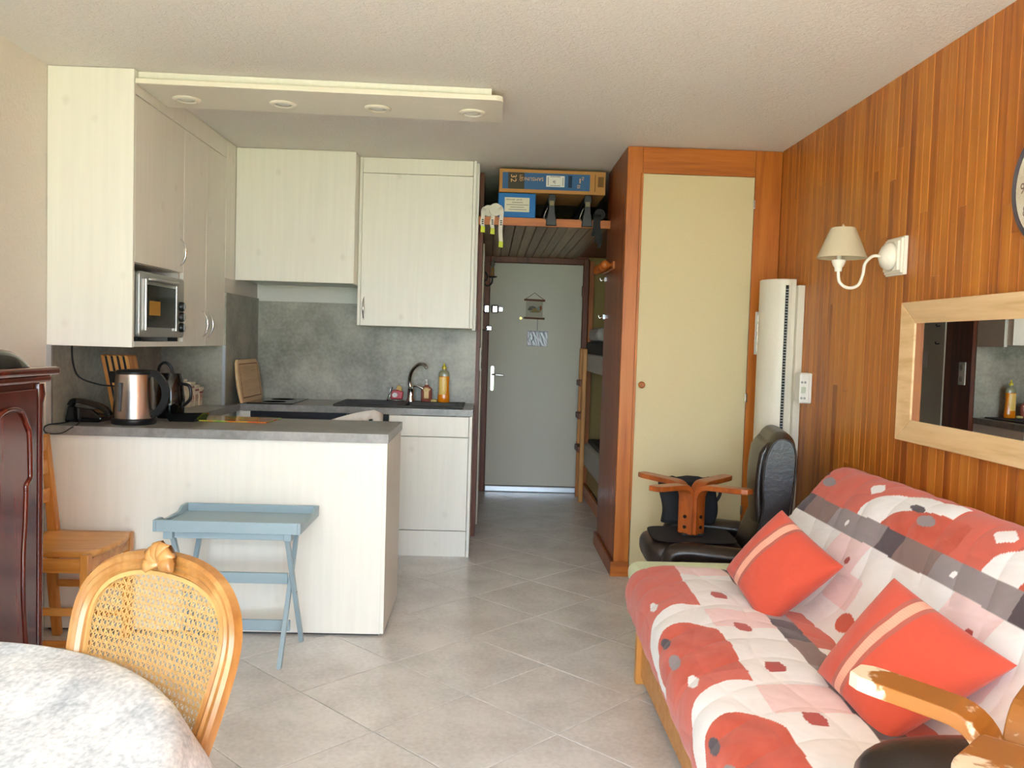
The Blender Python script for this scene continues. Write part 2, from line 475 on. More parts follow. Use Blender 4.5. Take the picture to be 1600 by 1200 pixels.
fl = box('floor', 'grout', None, XL, XR, YR, YD + 0.1, -0.12, -0.004)
tag(fl, 'pale grey stone tiles laid diagonally across the whole floor', 'floor', kind='structure')
def clip(poly, f):
    out = []
    for i in range(len(poly)):
        a, b = poly[i - 1], poly[i]
        da, db = f(a), f(b)
        if (da >= 0) != (db >= 0):
            t = da / (da - db); out.append((a[0] + (b[0] - a[0]) * t, a[1] + (b[1] - a[1]) * t))
        if db >= 0: out.append(b)
    return out
T = 0.4425; NX, NY = -0.042, 3.145; h = (T - 0.003) / 2
tile_mesh = None
for i in range(-14, 15):
    for j in range(-14, 15):
        cx = NX + (i + .5) * T * math.sqrt(.5) - (j + .5) * T * math.sqrt(.5)
        cy = NY + (i + .5) * T * math.sqrt(.5) + (j + .5) * T * math.sqrt(.5)
        if not (XL - .4 < cx < XR + .4 and YR - .3 < cy < YD + .3): continue
        e = 0.0
        hd = h * math.sqrt(2)
        full = XL < cx - hd and cx + hd < XR and YR < cy - hd and cy + hd < YD
        hh = hd - 0.004
        if full:
            if tile_mesh is None:
                mb = MB().add([(0, -hd, -.006), (hd, 0, -.006), (0, hd, -.006), (-hd, 0, -.006), (0, -hd, -.0012), (hd, 0, -.0012), (0, hd, -.0012), (-hd, 0, -.0012),
                               (0, -hh, 0), (hh, 0, 0), (0, hh, 0), (-hh, 0, 0)],
                              [(0, 1, 5, 4), (1, 2, 6, 5), (2, 3, 7, 6), (3, 0, 4, 7), (4, 5, 9, 8), (5, 6, 10, 9), (6, 7, 11, 10), (7, 4, 8, 11), (8, 9, 10, 11)])
                o = mb.build('tile', 'tile', fl); tile_mesh = o.data
            else:
                o = bpy.data.objects.new('tile', tile_mesh); COL.objects.link(o); o.parent = fl
            o.location = (cx, cy, 0)
        else:
            p = [(cx, cy - hd), (cx + hd, cy), (cx, cy + hd), (cx - hd, cy)]
            for f in (lambda q: q[0] - XL, lambda q: XR - q[0], lambda q: q[1] - YR, lambda q: YD + .1 - q[1]):
                p = clip(p, f)
                if len(p) < 3: break
            if len(p) < 3: continue
            MB().prism(p, -.006, 0).build('tile', 'tile', fl)

tag(box('ceiling', 'ceiling', None, XL - .2, XR + .2, YR - .15, YD + .3, CZ, CZ + .2), 'white rough-stippled plaster ceiling', 'ceiling', kind='structure')
tag(box('wall_left', 'wall', None, XL - .2, XL, YR - .15, CHY, -.12, CZ), 'off-white rough plaster wall above the sideboard', 'wall', kind='structure')
tag(box('wall_corner', 'white_wall', None, XL - .2, CHX, CHY, YB + .14, -.12, CZ), 'boxed-in white corner of the kitchen beside the hob', 'wall', kind='structure')
tag(box('wall_back', 'white_wall', None, CHX, -.10, YB, YB + .14, -.12, CZ), 'white kitchen back wall above the splashback', 'wall', kind='structure')
tag(box('wall_hall_left', 'dark_wood', None, -.12, -.062, YB + .001, YD + .1, -.12, CZ), 'dark brown panelled wall on the left of the entry hall', 'wall', kind='structure')
wh = struct('wall_hall_end', 'wall around the grey entry door at the end of the hall', 'wall', (0.4, YD, 0))
box('wall_panel', 'khaki_wall', wh, .86, XR + .2, YD + .02, YD + .2, -.12, CZ)
box('wall_panel', 'khaki_wall', wh, -.2, .86, YD + .02, YD + .2, 2.07, CZ)
box('wall_panel', 'dark_wood', wh, -.2, .86, YD + .06, YD + .2, -.12, 2.07)

wr = struct('wall_right', 'right wall of narrow varnished orange-brown wood strips', 'wall', (XR + .1, 2, 0))
box('wall_core', 'dark_wood', wr, XR + .012, XR + .2, YR - .15, YD + .3, -.12, CZ)
pw = 0.0531
ncol = int((4.842 - YR) / pw) + 1
for c in range(ncol):
    y1 = 4.842 - c * pw; y0 = max(y1 - pw + 0.0006, YR)
    cuts = [0.0]
    if y1 > 2.2:
        z = random.uniform(.3, 2.2)
        if random.random() < .75: cuts.append(z)
        if random.random() < .3 and abs(z - 1.2) > .5: cuts.append(CZ - z)
    cuts = sorted(cuts) + [CZ]
    for a, b in zip(cuts[:-1], cuts[1:]):
        if b - a < .15: continue
        d = random.uniform(0, .0012)
        L = b - a
        o = MB().prism([(XR + .012, 0), (XR + .012, y1 - y0), (XR + d + .0018, y1 - y0), (XR + d, y1 - y0 - .0022), (XR + d, .0022), (XR + d + .0018, 0)][::-1], .0006, L - .0006)
        o.v = [(x - XR, y, zz) for x, y, zz in o.v]
        ob = o.build('plank', 'plank', None)
        ob.parent = wr
        off = ROOT[wr]
        ob.location = (XR - off.x, y0 - off.y, a - off.z)
box('wall_strip', 'khaki_wall', wr, XR - .004, XR + .012, 5.6, YD + .1, 0, CZ)

# window wall behind the camera: French window standing open on a terrace
wb = struct('wall_rear', 'window wall with a wide opening on to the terrace', 'wall', (0, YR, 0))
WX0, WX1, WZ0, WZ1 = -1.5, 1.35, 0.0, 2.25
box('wall_panel', 'wall', wb, XL - .2, WX0, YR - .15, YR, -.12, CZ)
box('wall_panel', 'wall', wb, WX1, XR + .2, YR - .15, YR, -.12, CZ)
box('wall_panel', 'wall', wb, WX0, WX1, YR - .15, YR, WZ1, CZ)
w1 = struct('window_1', 'wide white framed window opening on to the terrace', 'window', (0, YR, 0))
for a, b, c, d in ((WX0, WX0 + .06, 0, WZ1), (WX1 - .06, WX1, 0, WZ1), (WX0, WX1, WZ1 - .06, WZ1)):
    box('window_frame', 'white', w1, a, b, YR - .11, YR - .04, c, d, bevel=.004)
tag(box('terrace', 'terrace', None, -3.5, 3.5, -3.2, YR - .16, -.3, -.03), 'concrete terrace floor outside the window', 'terrace', kind='structure')
tag(box('lawn_ground', 'lawn', None, -40, 40, -60, -3.3, -1.2, -1.0), 'green lawn outside the window', 'lawn', kind='structure')

# splashback panels
sp = struct('trim_1', 'grey concrete-look splashback panels around the kitchen worktop', 'splashback', (-1.2, 5.5, .91))
box('splashback_panel', 'concrete', sp, XL, XL + .010, 3.775, CHY, .911, 1.262)
box('splashback_panel', 'concrete', sp, XL + .010, CHX, CHY - .010, CHY, .911, 1.262)
box('splashback_panel', 'concrete', sp, CHX, CHX + .010, CHY + .004, YB, .911, 1.575)
box('splashback_panel', 'concrete', sp, CHX + .010, -.088, YB - .010, YB, .911, 1.56)
box('edge_trim', 'alu', sp, XL, XL + .022, 3.762, 3.775, .911, 1.262)
box('edge_trim', 'alu', sp, CHX - .004, CHX + .013, CHY - .013, CHY + .004, .911, 1.262)

# entry door
d1 = struct('door_1', 'plain pale grey entry door in a dark wooden frame', 'door', (.4, YD, 0))
leaf = box('door_leaf', 'door_grey', d1, -.005, .818, YD - .03, YD + .02, .055, 2.035, bevel=.004)
for nm, a, b, z0, z1 in (('door_frame', -.062, -.007, 0, 2.09), ('door_frame', .82, .868, 0, 2.09), ('door_frame', -.007, .82, 2.037, 2.09)):
    box(nm, 'dark_wood', d1, a, b, YD - .05, YD + .06, z0, z1, bevel=.005)
th = box('threshold_strip', 'alu', d1, -.005, .818, YD - .045, YD - .03, .0, .052, bevel=.006)
pl = MB().prism(rrect(.022, .052, .90, 1.12, .012), YD - .038, YD - .03, 'y').build('handle_plate', 'chrome', d1, bevel=.002)
MB().tube(smooth_path([(.037, YD - .035, 1.045), (.037, YD - .075, 1.045), (.06, YD - .085, 1.046), (.14, YD - .085, 1.04)]), .008).build('lever', 'chrome', pl, smooth=True)
lk = box('door_lock', 'steel', d1, .012, .075, YD - .075, YD - .03, 1.585, 1.66, bevel=.012)
box('lock_knob', 'chrome', lk, .076, .115, YD - .07, YD - .04, 1.60, 1.645, bevel=.006)
box('lock_keeper', 'chrome', d1, -.05, -.008, YD - .07, YD - .04, 1.59, 1.655, bevel=.006)
box('door_chain_plate', 'chrome', d1, -.03, .022, YD - .06, YD - .03, 1.43, 1.475, bevel=.008)
MB().lathe([(.001, -.006), (.011, -.006), (.011, 0)], (.275, YD - .03, 1.55), 12, 'y').build('peephole', plain('brass', lin(214, 176, 90), .3, 1.0), d1)
for z in (.30, 1.02, 1.76):
    box('hinge', 'dark_wood', d1, .81, .832, YD - .062, YD - .028, z, z + .09, bevel=.004)

# ------------------------------------------------------------------ kitchen: worktop and units
def in_top(x, y):
    if -.525 < x < -.185 and 5.29 < y < 5.63: return False
    if y < 4.335: return x < -.43
    if y < 5.19: return x < -1.50 and (y < CHY - .01 or x > CHX + .01)
    return x > CHX + .01
wt = thing('worktop', 'grey concrete-look kitchen worktop running from the peninsula round to the sink', 'worktop', (-1.2, 4.6, .871))
MB().slab([XL + .01, CHX + .01, -1.50, -.525, -.43, -.185, -.087], [3.73, 4.335, CHY - .01, 5.19, 5.29, 5.63, YB - .01], in_top, .871, .911).build('top_slab', 'concrete_top', wt)

pn = thing('peninsula_unit', 'white peninsula unit behind the small blue tray table', 'kitchen unit', (-1.2, 4.0, 0))
box('front_panel', 'cream', pn, XL + .002, -.452, 3.748, 3.767, .012, .870, bevel=.0012)
box('end_panel', 'cream', pn, -.452, -.435, 3.748, 4.32, .014, .870, bevel=.0012)
box('back_panel', 'cream', pn, -1.5, -.453, 4.28, 4.30, .05, .870)
box('plinth', 'navy', pn, XL + .01, -.46, 3.77, 4.27, 0, .05)
box('corner_body', 'cream', pn, XL + .012, -1.52, 4.301, CHY - .012, .0, .870)

ov = thing('built_in_oven', 'black-fronted oven under the hob, only its top edge showing above the peninsula', 'oven', (-1.15, 5.45, 0))
box('body', 'white', ov, -1.535, -.86, 5.235, YB - .02, 0, .870)
box('control_panel', 'navy', ov, -1.44, -.862, 5.205, 5.234, .74, .868)
box('door', 'black_gloss', ov, -1.44, -.862, 5.205, 5.234, .15, .735)
box('filler_panel', 'white', ov, -1.50, -1.442, 5.20, 5.234, .0, .868)
MB().tube([(-1.40, 5.165, .80), (-1.02, 5.165, .80)], .012).build('handle', 'white', ov, smooth=True)
dw = thing('dishwasher', 'slim dark-fronted appliance between oven and sink cabinet', 'dishwasher', (-.73, 5.45, 0))
box('body', 'navy', dw, -.855, -.603, 5.235, YB - .02, 0, .870)
box('door', 'navy', dw, -.853, -.605, 5.205, 5.234, .1, .866, bevel=.003)

sc_ = thing('sink_cabinet', 'white base cabinet under the sink with drawer front, door and plinth', 'kitchen unit', (-.35, 5.45, 0))
box('body', 'cream', sc_, -.60, -.53, 5.215, YB - .02, .0, .870)
box('back_board', 'cream', sc_, -.53, -.108, 5.64, YB - .02, .0, .870)
box('drawer_front', 'cream', sc_, -.597, -.110, 5.192, 5.213, .742, .866, bevel=.0015)
box('door', 'cream', sc_, -.597, -.110, 5.192, 5.213, .163, .738, bevel=.0015)
box('plinth', 'cream', sc_, -.597, -.110, 5.196, 5.214, .0, .158, bevel=.001)
box('end_panel', 'cream', sc_, -.107, -.089, 5.188, YB - .012, .0, .870, bevel=.001)

# tall wall cabinet on the left wall
tc_ = thing('tall_wall_cabinet', 'large whitewashed wall cabinet on the left with an open oven niche', 'wall cabinet', (-1.75, 4.4, 1.26))
X0, X1 = XL + .002, -1.56
box('side_panel', 'cream', tc_, X0, X1, 3.762, 3.780, 1.260, CZ - .003, bevel=.001)
box('back_board', 'cream', tc_, X0, X0 + .012, 3.781, CHY - .012, 1.288, CZ - .003)
box('niche_shelf', 'white', tc_, X0 + .012, X1 + .001, 3.781, 4.378, 1.262, 1.286, bevel=.001)
box('niche_top', 'cream', tc_, X0 + .012, X1 - .022, 3.781, 4.378, 1.632, 1.65)
box('partition', 'cream', tc_, X0 + .012, X1 - .022, 4.362, 4.378, 1.286, 1.632)
box('body', 'cream', tc_, X0 + .012, X1 - .022, 4.379, CHY - .012, 1.262, CZ - .004)
box('filler_strip', 'cream', tc_, X1 - .02, X1, 3.781, CHY - .002, 2.358, CZ - .003, bevel=.001)
box('filler_strip', 'cream', tc_, CHX + .0005, CHX + .002, CHY + .003, CHY + .18, 1.66, CZ - .003)
dA = box('door', 'cream', tc_, X1 - .02, X1, 3.783, 4.372, 1.634, 2.354, bevel=.0015)
dB = box('door', 'cream', tc_, X1 - .02, X1, 4.378, 4.716, 1.262, 2.354, bevel=.0015)
dC = box('door', 'cream', tc_, X1 - .02, X1, 4.720, CHY - .002, 1.262, 2.354, bevel=.0015)
handle('handle', dA, (X1, 4.33, 1.665), (X1, 4.33, 1.80), (1, 0, 0))
handle('handle', dB, (X1, 4.675, 1.31), (X1, 4.675, 1.45), (1, 0, 0))
handle('handle', dC, (X1, 4.765, 1.31), (X1, 4.765, 1.45), (1, 0, 0))

hc = thing('hood_cabinet', 'plain whitewashed cabinet above the hob, hanging shorter than its neighbours', 'wall cabinet', (-1.2, 5.5, 1.66))
box('front_panel', 'cream', hc, CHX + .003, -.838, 5.240, 5.260, 1.662, CZ - .003, bevel=.0015)
box('side_panel', 'cream', hc, -.856, -.838, 5.261, YB - .002, 1.662, CZ - .003)
box('hood_body', 'silver', hc, CHX + .02, -.857, 5.262, YB - .012, 1.668, 1.75)

rc = thing('sink_wall_cabinet', 'single-door whitewashed wall cabinet above the sink', 'wall cabinet', (-.47, 5.55, 1.41))
box('body', 'cream', rc, -.836, -.113, 5.412, YB - .012, 1.412, CZ - .003)
box('filler_strip', 'cream', rc, -.816, -.128, 5.390, 5.411, 2.366, CZ - .003, bevel=.001)
dR = box('door', 'cream', rc, -.816, -.128, 5.388, 5.411, 1.412, 2.362, bevel=.0015)
box('side_panel', 'cream', rc, -.836, -.818, 5.388, 5.411, 1.412, CZ - .003, bevel=.001)
box('side_panel', 'cream', rc, -.126, -.108, 5.384, 5.411, 1.412, CZ - .003, bevel=.001)
box('end_panel', 'white', rc, -.112, -.090, 5.45, YB - .012, 1.40, CZ - .003)
handle('handle', dR, (-.795, 5.388, 1.45), (-.795, 5.388, 1.59), (0, -1, 0))

# light canopy on the ceiling
lc = thing('light_canopy', 'white ceiling canopy with four small recessed spotlights', 'ceiling light', (-.75, 3.95, CZ))
def skew(poly): return [(x, y + .034 * (x + 1.56)) for x, y in poly]
MB().prism(skew([(-1.558, 3.80), (-.02, 3.80), (-.02, 4.10), (-1.558, 4.10)]), 2.424, CZ - .003).build('upper_box', 'cream', lc)
MB().prism(skew([(-1.558, 3.765)] + rrect(-.6, .033, 3.765, 4.145, .035)[0:12] + [(-1.558, 4.145)]), 2.400, 2.4235).build('board', 'white_metal', lc, bevel=.003)
for x in (-1.416, -.98, -.547, -.109):
    y = 3.985 + .034 * (x + 1.56)
    sp_ = MB().lathe([(.062, 0), (.062, -.004), (.048, -.010), (.041, -.008), (.039, 0)], (x, y, 2.400), 28).build('spotlight', 'white_metal', lc, smooth=True)
    MB().lathe([(.0385, 0), (.0385, -.004), (.016, -.006)], (x, y, 2.400), 20).build('lens', plain('frosted_lens', lin(222, 226, 218), .2), sp_, smooth=True)

# ------------------------------------------------------------------ things on the worktop
Z = .911
# toaster oven in the niche
to = thing('toaster_oven', 'silver toaster oven with glass door in the cabinet niche', 'oven', (-1.7, 4.08, 1.286))
oy0, oy1, oz0, oz1, ox = 3.80, 4.348, 1.306, 1.598, -1.545
box('body', 'silver', to, -1.88, ox - .02, oy0, oy1, oz0, oz1, bevel=.012, seg=3)
MB().prism(rrect(oy0, oy1, oz0, oz1, .02), ox - .02, ox, 'x').build('front_frame', 'silver', to, bevel=.004)
gd = box('glass_door', 'oven_glass', to, ox, ox + .006, oy0 + .085, oy1 - .13, oz0 + .045, oz1 - .055)
box('door_rim', 'steel', gd, ox, ox + .01, oy1 - .128, oy1 - .112, oz0 + .03, oz1 - .03, bevel=.002)
box('door_rim', 'steel', gd, ox, ox + .01, oy0 + .05, oy0 + .062, oz0 + .03, oz1 - .03, bevel=.002)
MB().tube(smooth_path([(ox, oy0 + .09, oz1 - .03), (ox + .03, oy0 + .12, oz1 - .032), (ox + .035, oy0 + .25, oz1 - .034), (ox + .03, oy1 - .17, oz1 - .032), (ox, oy1 - .14, oz1 - .03)], 5), .009).build('handle', 'silver', gd, smooth=True)
box('reflected_card', plain('amber_reflection', lin(176, 128, 40), .6), gd, ox + .0062, ox + .0075, oy0 + .095, oy0 + .22, oz0 + .10, oz0 + .165, label='amber reflection painted low on the glass')  # amber card mirrored in the glass, put in as a flat coloured patch
for i in range(3):
    kb = MB().lathe([(.024, 0), (.024, .012), (.018, .02), (.0, .02)], (ox, oy1 - .05, oz0 + .05 + i * .052), 20, 'x').build('knob', 'black', to, smooth=40)
    box('pointer', 'silver', kb, ox + .02, ox + .023, oy1 - .053, oy1 - .047, oz0 + .035 + i * .052, oz0 + .065 + i * .052)
for y in (oy0 + .03, oy1 - .07):
    for x in (-1.86, -1.60):
        box('foot', 'rubber', to, x, x + .035, y, y + .04, 1.2865, oz0 + .003)

# kettle
kx, ky = -1.605, 3.90
kt = thing('electric_kettle', 'brushed steel electric kettle with black handle and lid', 'kettle', (kx, ky, Z))
MB().lathe([(.092, .0), (.096, .006), (.096, .022), (.090, .028)], (kx, ky, Z), 36).build('base', 'black', kt, smooth=40)
MB().lathe([(.089, .028), (.0895, .05), (.085, .14), (.080, .222), (.079, .226)], (kx, ky, Z), 40).build('body', 'steel', kt, smooth=40)
MB().lathe([(.080, .2262), (.081, .236), (.070, .244), (.03, .248)], (kx, ky, Z), 36).build('lid', 'black', kt, smooth=40)
MB().prism([(-.112, .0), (-.078, -.022), (-.07, .022)], Z + .185, Z + .236).build('spout', 'black', None)
_s = bpy.data.objects['spout']; _s.data.transform(Matrix.Translation((0, 0, -Z))); _s.parent = kt
hp = [(kx + .072, ky - .01, Z + .232), (kx + .105, ky - .012, Z + .225), (kx + .142, ky - .014, Z + .175), (kx + .145, ky - .014, Z + .115), (kx + .118, ky - .012, Z + .065), (kx + .085, ky - .01, Z + .045)]
MB().sweep(smooth_path(hp, 8), [(-.016, -.011), (.016, -.011), (.016, .011), (-.016, .011)], (0, 1, 0)).build('handle', 'black', kt, bevel=.006, smooth=40)
MB().prism(rrect(kx - .034, kx - .026, Z + .06, Z + .19, .0035), ky - .0905, ky - .079, 'y').build('water_window', plain('gauge', lin(70, 78, 84), .2), kt)
cpts = smooth_path([(-1.915, 3.96, Z + .35), (-1.915, 3.97, Z + .27), (-1.90, 4.0, Z + .20), (-1.82, 4.03, Z + .165), (-1.72, 4.05, Z + .15), (-1.66, 4.03, Z + .08), (-1.63, 3.99, Z + .012)], 6)
MB().tube(cpts, .004, 6).build('power_cord', 'rubber', kt, smooth=True)

# knife block: slanted slabs of wood with black slots between them
kb_ = thing('knife_block', 'slanted wooden knife block with dark slots behind the kettle', 'knife block', (-1.77, 4.12, Z))
for i in range(5):
    x = -1.835 + i * .026
    MB().prism([(x + .055, Z), (x + .072, Z), (x + .008, Z + .30), (x - .009, Z + .305)], 4.09 + i * .004, 4.19 + i * .004, 'y').build('wood_slab', 'pine_z', kb_, bevel=.001)
    if i < 4:
        MB().prism([(x + .0725, Z), (x + .0805, Z), (x + .0165, Z + .296), (x + .0085, Z + .298)], 4.092 + i * .004, 4.186 + i * .004, 'y').build('slot', 'black', kb_)

# coffee jug and pan hidden behind the kettle
cj = thing('coffee_jug', 'black jug with a looped handle half hidden behind the kettle', 'jug', (-1.56, 4.22, Z))
MB().lathe([(.060, 0), (.064, .01), (.068, .10), (.055, .19), (.045, .22), (.0, .225)], (-1.56, 4.22, Z), 28).build('body', 'black_gloss', cj, smooth=40)
MB().tube(smooth_path([(-1.615, 4.2, Z + .20), (-1.605, 4.19, Z + .25), (-1.575, 4.18, Z + .272), (-1.545, 4.18, Z + .25), (-1.54, 4.19, Z + .20)], 6), .007).build('loop_handle', 'black', cj, smooth=True)
MB().tube(smooth_path([(-1.50, 4.19, Z + .17), (-1.455, 4.18, Z + .16), (-1.45, 4.18, Z + .10), (-1.49, 4.19, Z + .06)], 6), .008).build('side_handle', 'black', cj, smooth=True)
dp = thing('black_dish', 'small black pointed dish lying at the right of the kettle', 'dish', (-1.43, 4.02, Z))
_d = MB().add([(-1.53, 3.96, Z), (-1.42, 3.965, Z), (-1.40, 4.08, Z), (-1.53, 4.07, Z), (-1.55, 3.945, Z + .035), (-1.375, 3.96, Z + .045), (-1.385, 4.10, Z + .035), (-1.55, 4.09, Z + .03), (-1.54, 3.955, Z + .033), (-1.40, 3.975, Z + .038), (-1.40, 4.085, Z + .03), (-1.54, 4.08, Z + .026), (-1.52, 3.98, Z + .01), (-1.43, 3.985, Z + .01), (-1.42, 4.06, Z + .01), (-1.52, 4.05, Z + .01)],
         [(3, 2, 1, 0), (0, 1, 5, 4), (1, 2, 6, 5), (2, 3, 7, 6), (3, 0, 4, 7), (4, 5, 9, 8), (5, 6, 10, 9), (6, 7, 11, 10), (7, 4, 8, 11), (8, 9, 13, 12), (9, 10, 14, 13), (10, 11, 15, 14), (11, 8, 12, 15), (12, 13, 14, 15)])
_d.v = [(x + .035, y + .07, z) for x, y, z in _d.v]
_d.build('dish_body', 'black_gloss', dp)

# telephone with its cord looping over the worktop edge
ph = thing('telephone', 'black telephone with a thin cord looped over the worktop edge', 'telephone', (-1.83, 3.95, Z))
MB().prism([(-1.915, Z), (-1.76, Z), (-1.745, Z + .02), (-1.79, Z + .06), (-1.90, Z + .075)], 3.89, 4.03, 'y').build('base', 'black_gloss', ph, bevel=.008, seg=3)
hs = smooth_path([(-1.89, 3.90, Z + .075), (-1.87, 3.90, Z + .098), (-1.80, 3.90, Z + .088), (-1.735, 3.90, Z + .062), (-1.715, 3.90, Z + .03)], 6)
MB().sweep(hs, [(-.018, -.011), (.018, -.011), (.018, .011), (-.018, .011)], (0, 0, 1)).build('handset', 'black_gloss', ph, bevel=.006, smooth=40)
MB().tube(smooth_path([(-1.84, 3.885, Z + .02), (-1.80, 3.78, Z + .004), (-1.80, 3.722, Z - .006), (-1.84, 3.715, Z - .03), (-1.90, 3.715, Z - .032), (-1.915, 3.716, Z - .012), (-1.90, 3.725, Z + .004), (-1.88, 3.80, Z + .004), (-1.86, 3.885, Z + .01)], 8), .0028, 6).build('cord', 'rubber', ph, smooth=True)

# ceramic canisters
crm = plain('cream_ceramic', lin(226, 214, 186), .3); red = plain('dark_red_print', lin(130, 30, 34), .4)
for i, (lab, hh_) in enumerate((('largest cream canister with red print, nearest the kettle', .155), ('middle-sized cream canister in the row of three', .135), ('smallest cream canister, farthest back by the corner wall', .118))):
    y = 4.85 + i * .072; x = -1.70 + i * .0
    cn = thing('storage_canister', lab, 'canister', (x, y, Z), group='cream kitchen canisters')
    box('body', crm, cn, x - .05, x + .03, y - .033, y + .033, Z, Z + hh_ - .03, bevel=.006)
    lid_ = box('lid', crm, cn, x - .055, x + .035, y - .036, y + .036, Z + hh_ - .0295, Z + hh_ - .012, bevel=.005)
    MB().lathe([(.006, 0), (.011, .008), (.008, .014), (0, .015)], (x - .01, y, Z + hh_ - .012), 12).build('knob', crm, lid_, smooth=True)
    for (a, b) in ((-.02, .006), (.006, .012)):
        MB().tube([(x + .0305, y + a, Z + .03), (x + .031, y + a + .008, Z + .05), (x + .0305, y + a + .002, Z + .068)], .0022, 5).build('red_print', red, cn)
    box('red_band', red, cn, x + .0298, x + .0312, y - .03, y + .03, Z + hh_ - .046, Z + hh_ - .036)

# printed glass mat on the peninsula
gm = thing('glass_board', 'printed green and orange glass cutting board on the peninsula', 'cutting board', (-1.25, 4.2, Z))
mg, nt, p = new_mat('printed_glass')
tcn = N(nt, 'ShaderNodeTexCoord'); nz = N(nt, 'ShaderNodeTexNoise'); nz.inputs['Scale'].default_value = 9
nt.links.new(tcn.outputs['Object'], nz.inputs['Vector'])
rr = ramp(nt, [(.3, lin(90, 150, 40)), (.45, lin(170, 190, 70)), (.55, lin(214, 120, 40)), (.68, lin(196, 70, 40))])
nt.links.new(nz.outputs['Fac'], rr.inputs[0]); nt.links.new(rr.outputs[0], p.inputs['Base Color']); p.inputs['Roughness'].default_value = .05
MB().prism([(-1.455, 4.09), (-1.05, 4.06), (-1.035, 4.30), (-1.44, 4.325)], Z + .001, Z + .006).build('glass_plate', mg, gm, bevel=.001)

# hob, wooden chopping board
hb = thing('ceramic_hob', 'black glass two-ring hob set in the worktop', 'hob', (-1.33, 5.48, Z))
MB().prism(rrect(-1.475, -1.195, 5.235, 5.71, .006), Z + .0005, Z + .006).build('glass_plate', 'black_gloss', hb)
for y in (5.36, 5.58):
    MB().lathe([(.072, 0), (.074, .0006), (.082, .0006), (.084, 0)], (-1.335, y, Z + .006), 36).build('heating_ring', plain('ring_grey', lin(90, 90, 92), .2), hb)
cb = thing('chopping_board', 'worn wooden chopping board leaning in the kitchen corner', 'cutting board', (-1.52, 5.42, Z))
poly = [(5.19, .0), (5.62, .0), (5.655, .03), (5.655, .235), (5.62, .262), (5.22, .262), (5.195, .24), (5.175, .17), (5.165, .10), (5.175, .05)]
mb = MB().prism(poly, 0, .018, 'x')
mb.v = [(CHX + .058 - z * .16 + x, y, Z + .003 + z) for x, y, z in mb.v]
mb.build('board', 'beech', cb, bevel=.004)
mb = MB().sweep([(0, 5.215, .03), (0, 5.62, .03), (0, 5.62, .235), (0, 5.225, .235)], [(-.003, -.001), (.003, -.001), (.003, .001), (-.003, .001)], (1, 0, 0), closed=True)
mb.v = [(CHX + .058 - z * .16 + .0185 + x, y, Z + .003 + z) for x, y, z in mb.v]
mb.build('groove_line', plain('dark_groove', lin(120, 70, 26), .6), cb)

# sink, tap and bottles
sk = thing('kitchen_sink', 'black composite sink with draining board set in the worktop', 'sink', (-.55, 5.5, Z))
MB().slab([-.95, -.515, -.195, -.15], [5.235, 5.30, 5.62, 5.72], lambda x, y: not (-.515 < x < -.195 and 5.30 < y < 5.62), Z + .0008, Z + .010).build('rim', 'sink', sk, bevel=.003)
mb = MB().add([(-.515, 5.30, Z + .004), (-.195, 5.30, Z + .004), (-.195, 5.62, Z + .004), (-.515, 5.62, Z + .004), (-.50, 5.315, Z - .16), (-.21, 5.315, Z - .16), (-.21, 5.605, Z - .16), (-.50, 5.605, Z - .16)],
              [(0, 1, 5, 4), (1, 2, 6, 5), (2, 3, 7, 6), (3, 0, 4, 7), (4, 5, 6, 7)])
mb.build('basin', 'sink', sk, solid=.004)
for i in range(6):
    box('drain_rib', 'sink', sk, -.90, -.56, 5.31 + i * .055, 5.318 + i * .055, Z + .0101, Z + .013)
tp = thing('mixer_tap', 'chrome swan-neck mixer tap standing behind the sink', 'tap', (-.50, 5.655, Z))
Zs = Z + .010
MB().lathe([(.030, 0), (.030, .006), (.022, .03), (.021, .075), (.024, .085), (.016, .098)], (-.51, 5.655, Zs), 24).build('body', 'chrome', tp, smooth=40)
MB().tube(smooth_path([(-.512, 5.655, Zs + .085), (-.520, 5.65, Zs + .14), (-.505, 5.63, Zs + .20), (-.465, 5.60, Zs + .245), (-.425, 5.575, Zs + .25), (-.40, 5.56, Zs + .225)], 8), .0125, 12).build('spout', 'chrome', tp, smooth=True)
MB().tube(smooth_path([(-.505, 5.65, Zs + .10), (-.47, 5.64, Zs + .105), (-.425, 5.635, Zs + .085)], 6), .0075, 8).build('lever', 'chrome', tp, smooth=True)

amb = plain('amber_soap', lin(226, 130, 16), .12, spec=.6); yel = plain('yellow_cap', lin(214, 196, 30), .35); clr = plain('clear_plastic', lin(150, 150, 120), .12, spec=.6)
b1 = thing('dish_soap_bottle', 'tall bottle of amber washing-up liquid with yellow cap', 'bottle', (-.30, 5.66, Zs))
def obottle(name, mat, par, c, prof, sy=.55, n=28):
    mb = MB().lathe(prof, (0, 0, 0), n)
    mb.v = [(c[0] + x, c[1] + y * sy, c[2] + z) for x, y, z in mb.v]
    return mb.build(name, mat, par, smooth=40)
bc = (-.293, 5.672, Zs)
obottle('bottle_body', amb, b1, bc, [(.036, 0), (.040, .006), (.039, .03), (.035, .08), (.034, .13), (.036, .172)])
obottle('bottle_shoulder', clr, b1, bc, [(.036, .1722), (.036, .188), (.030, .204), (.014, .212), (.012, .222)])
obottle('front_label', plain('soap_label', lin(240, 200, 110), .3), b1, (bc[0] - .004, bc[1] - .004, bc[2]), [(.030, .05), (.0305, .052), (.0305, .165), (.030, .167)], sy=.6)
MB().lathe([(.014, .2222), (.014, .236), (.007, .242), (.006, .258), (.0, .259)], bc, 16).build('cap', yel, b1, smooth=40)
b2 = thing('hand_soap_bottle', 'short pump soap bottle with a cream label beside the tap', 'bottle', (-.41, 5.675, Zs))
bc = (-.408, 5.68, Zs)
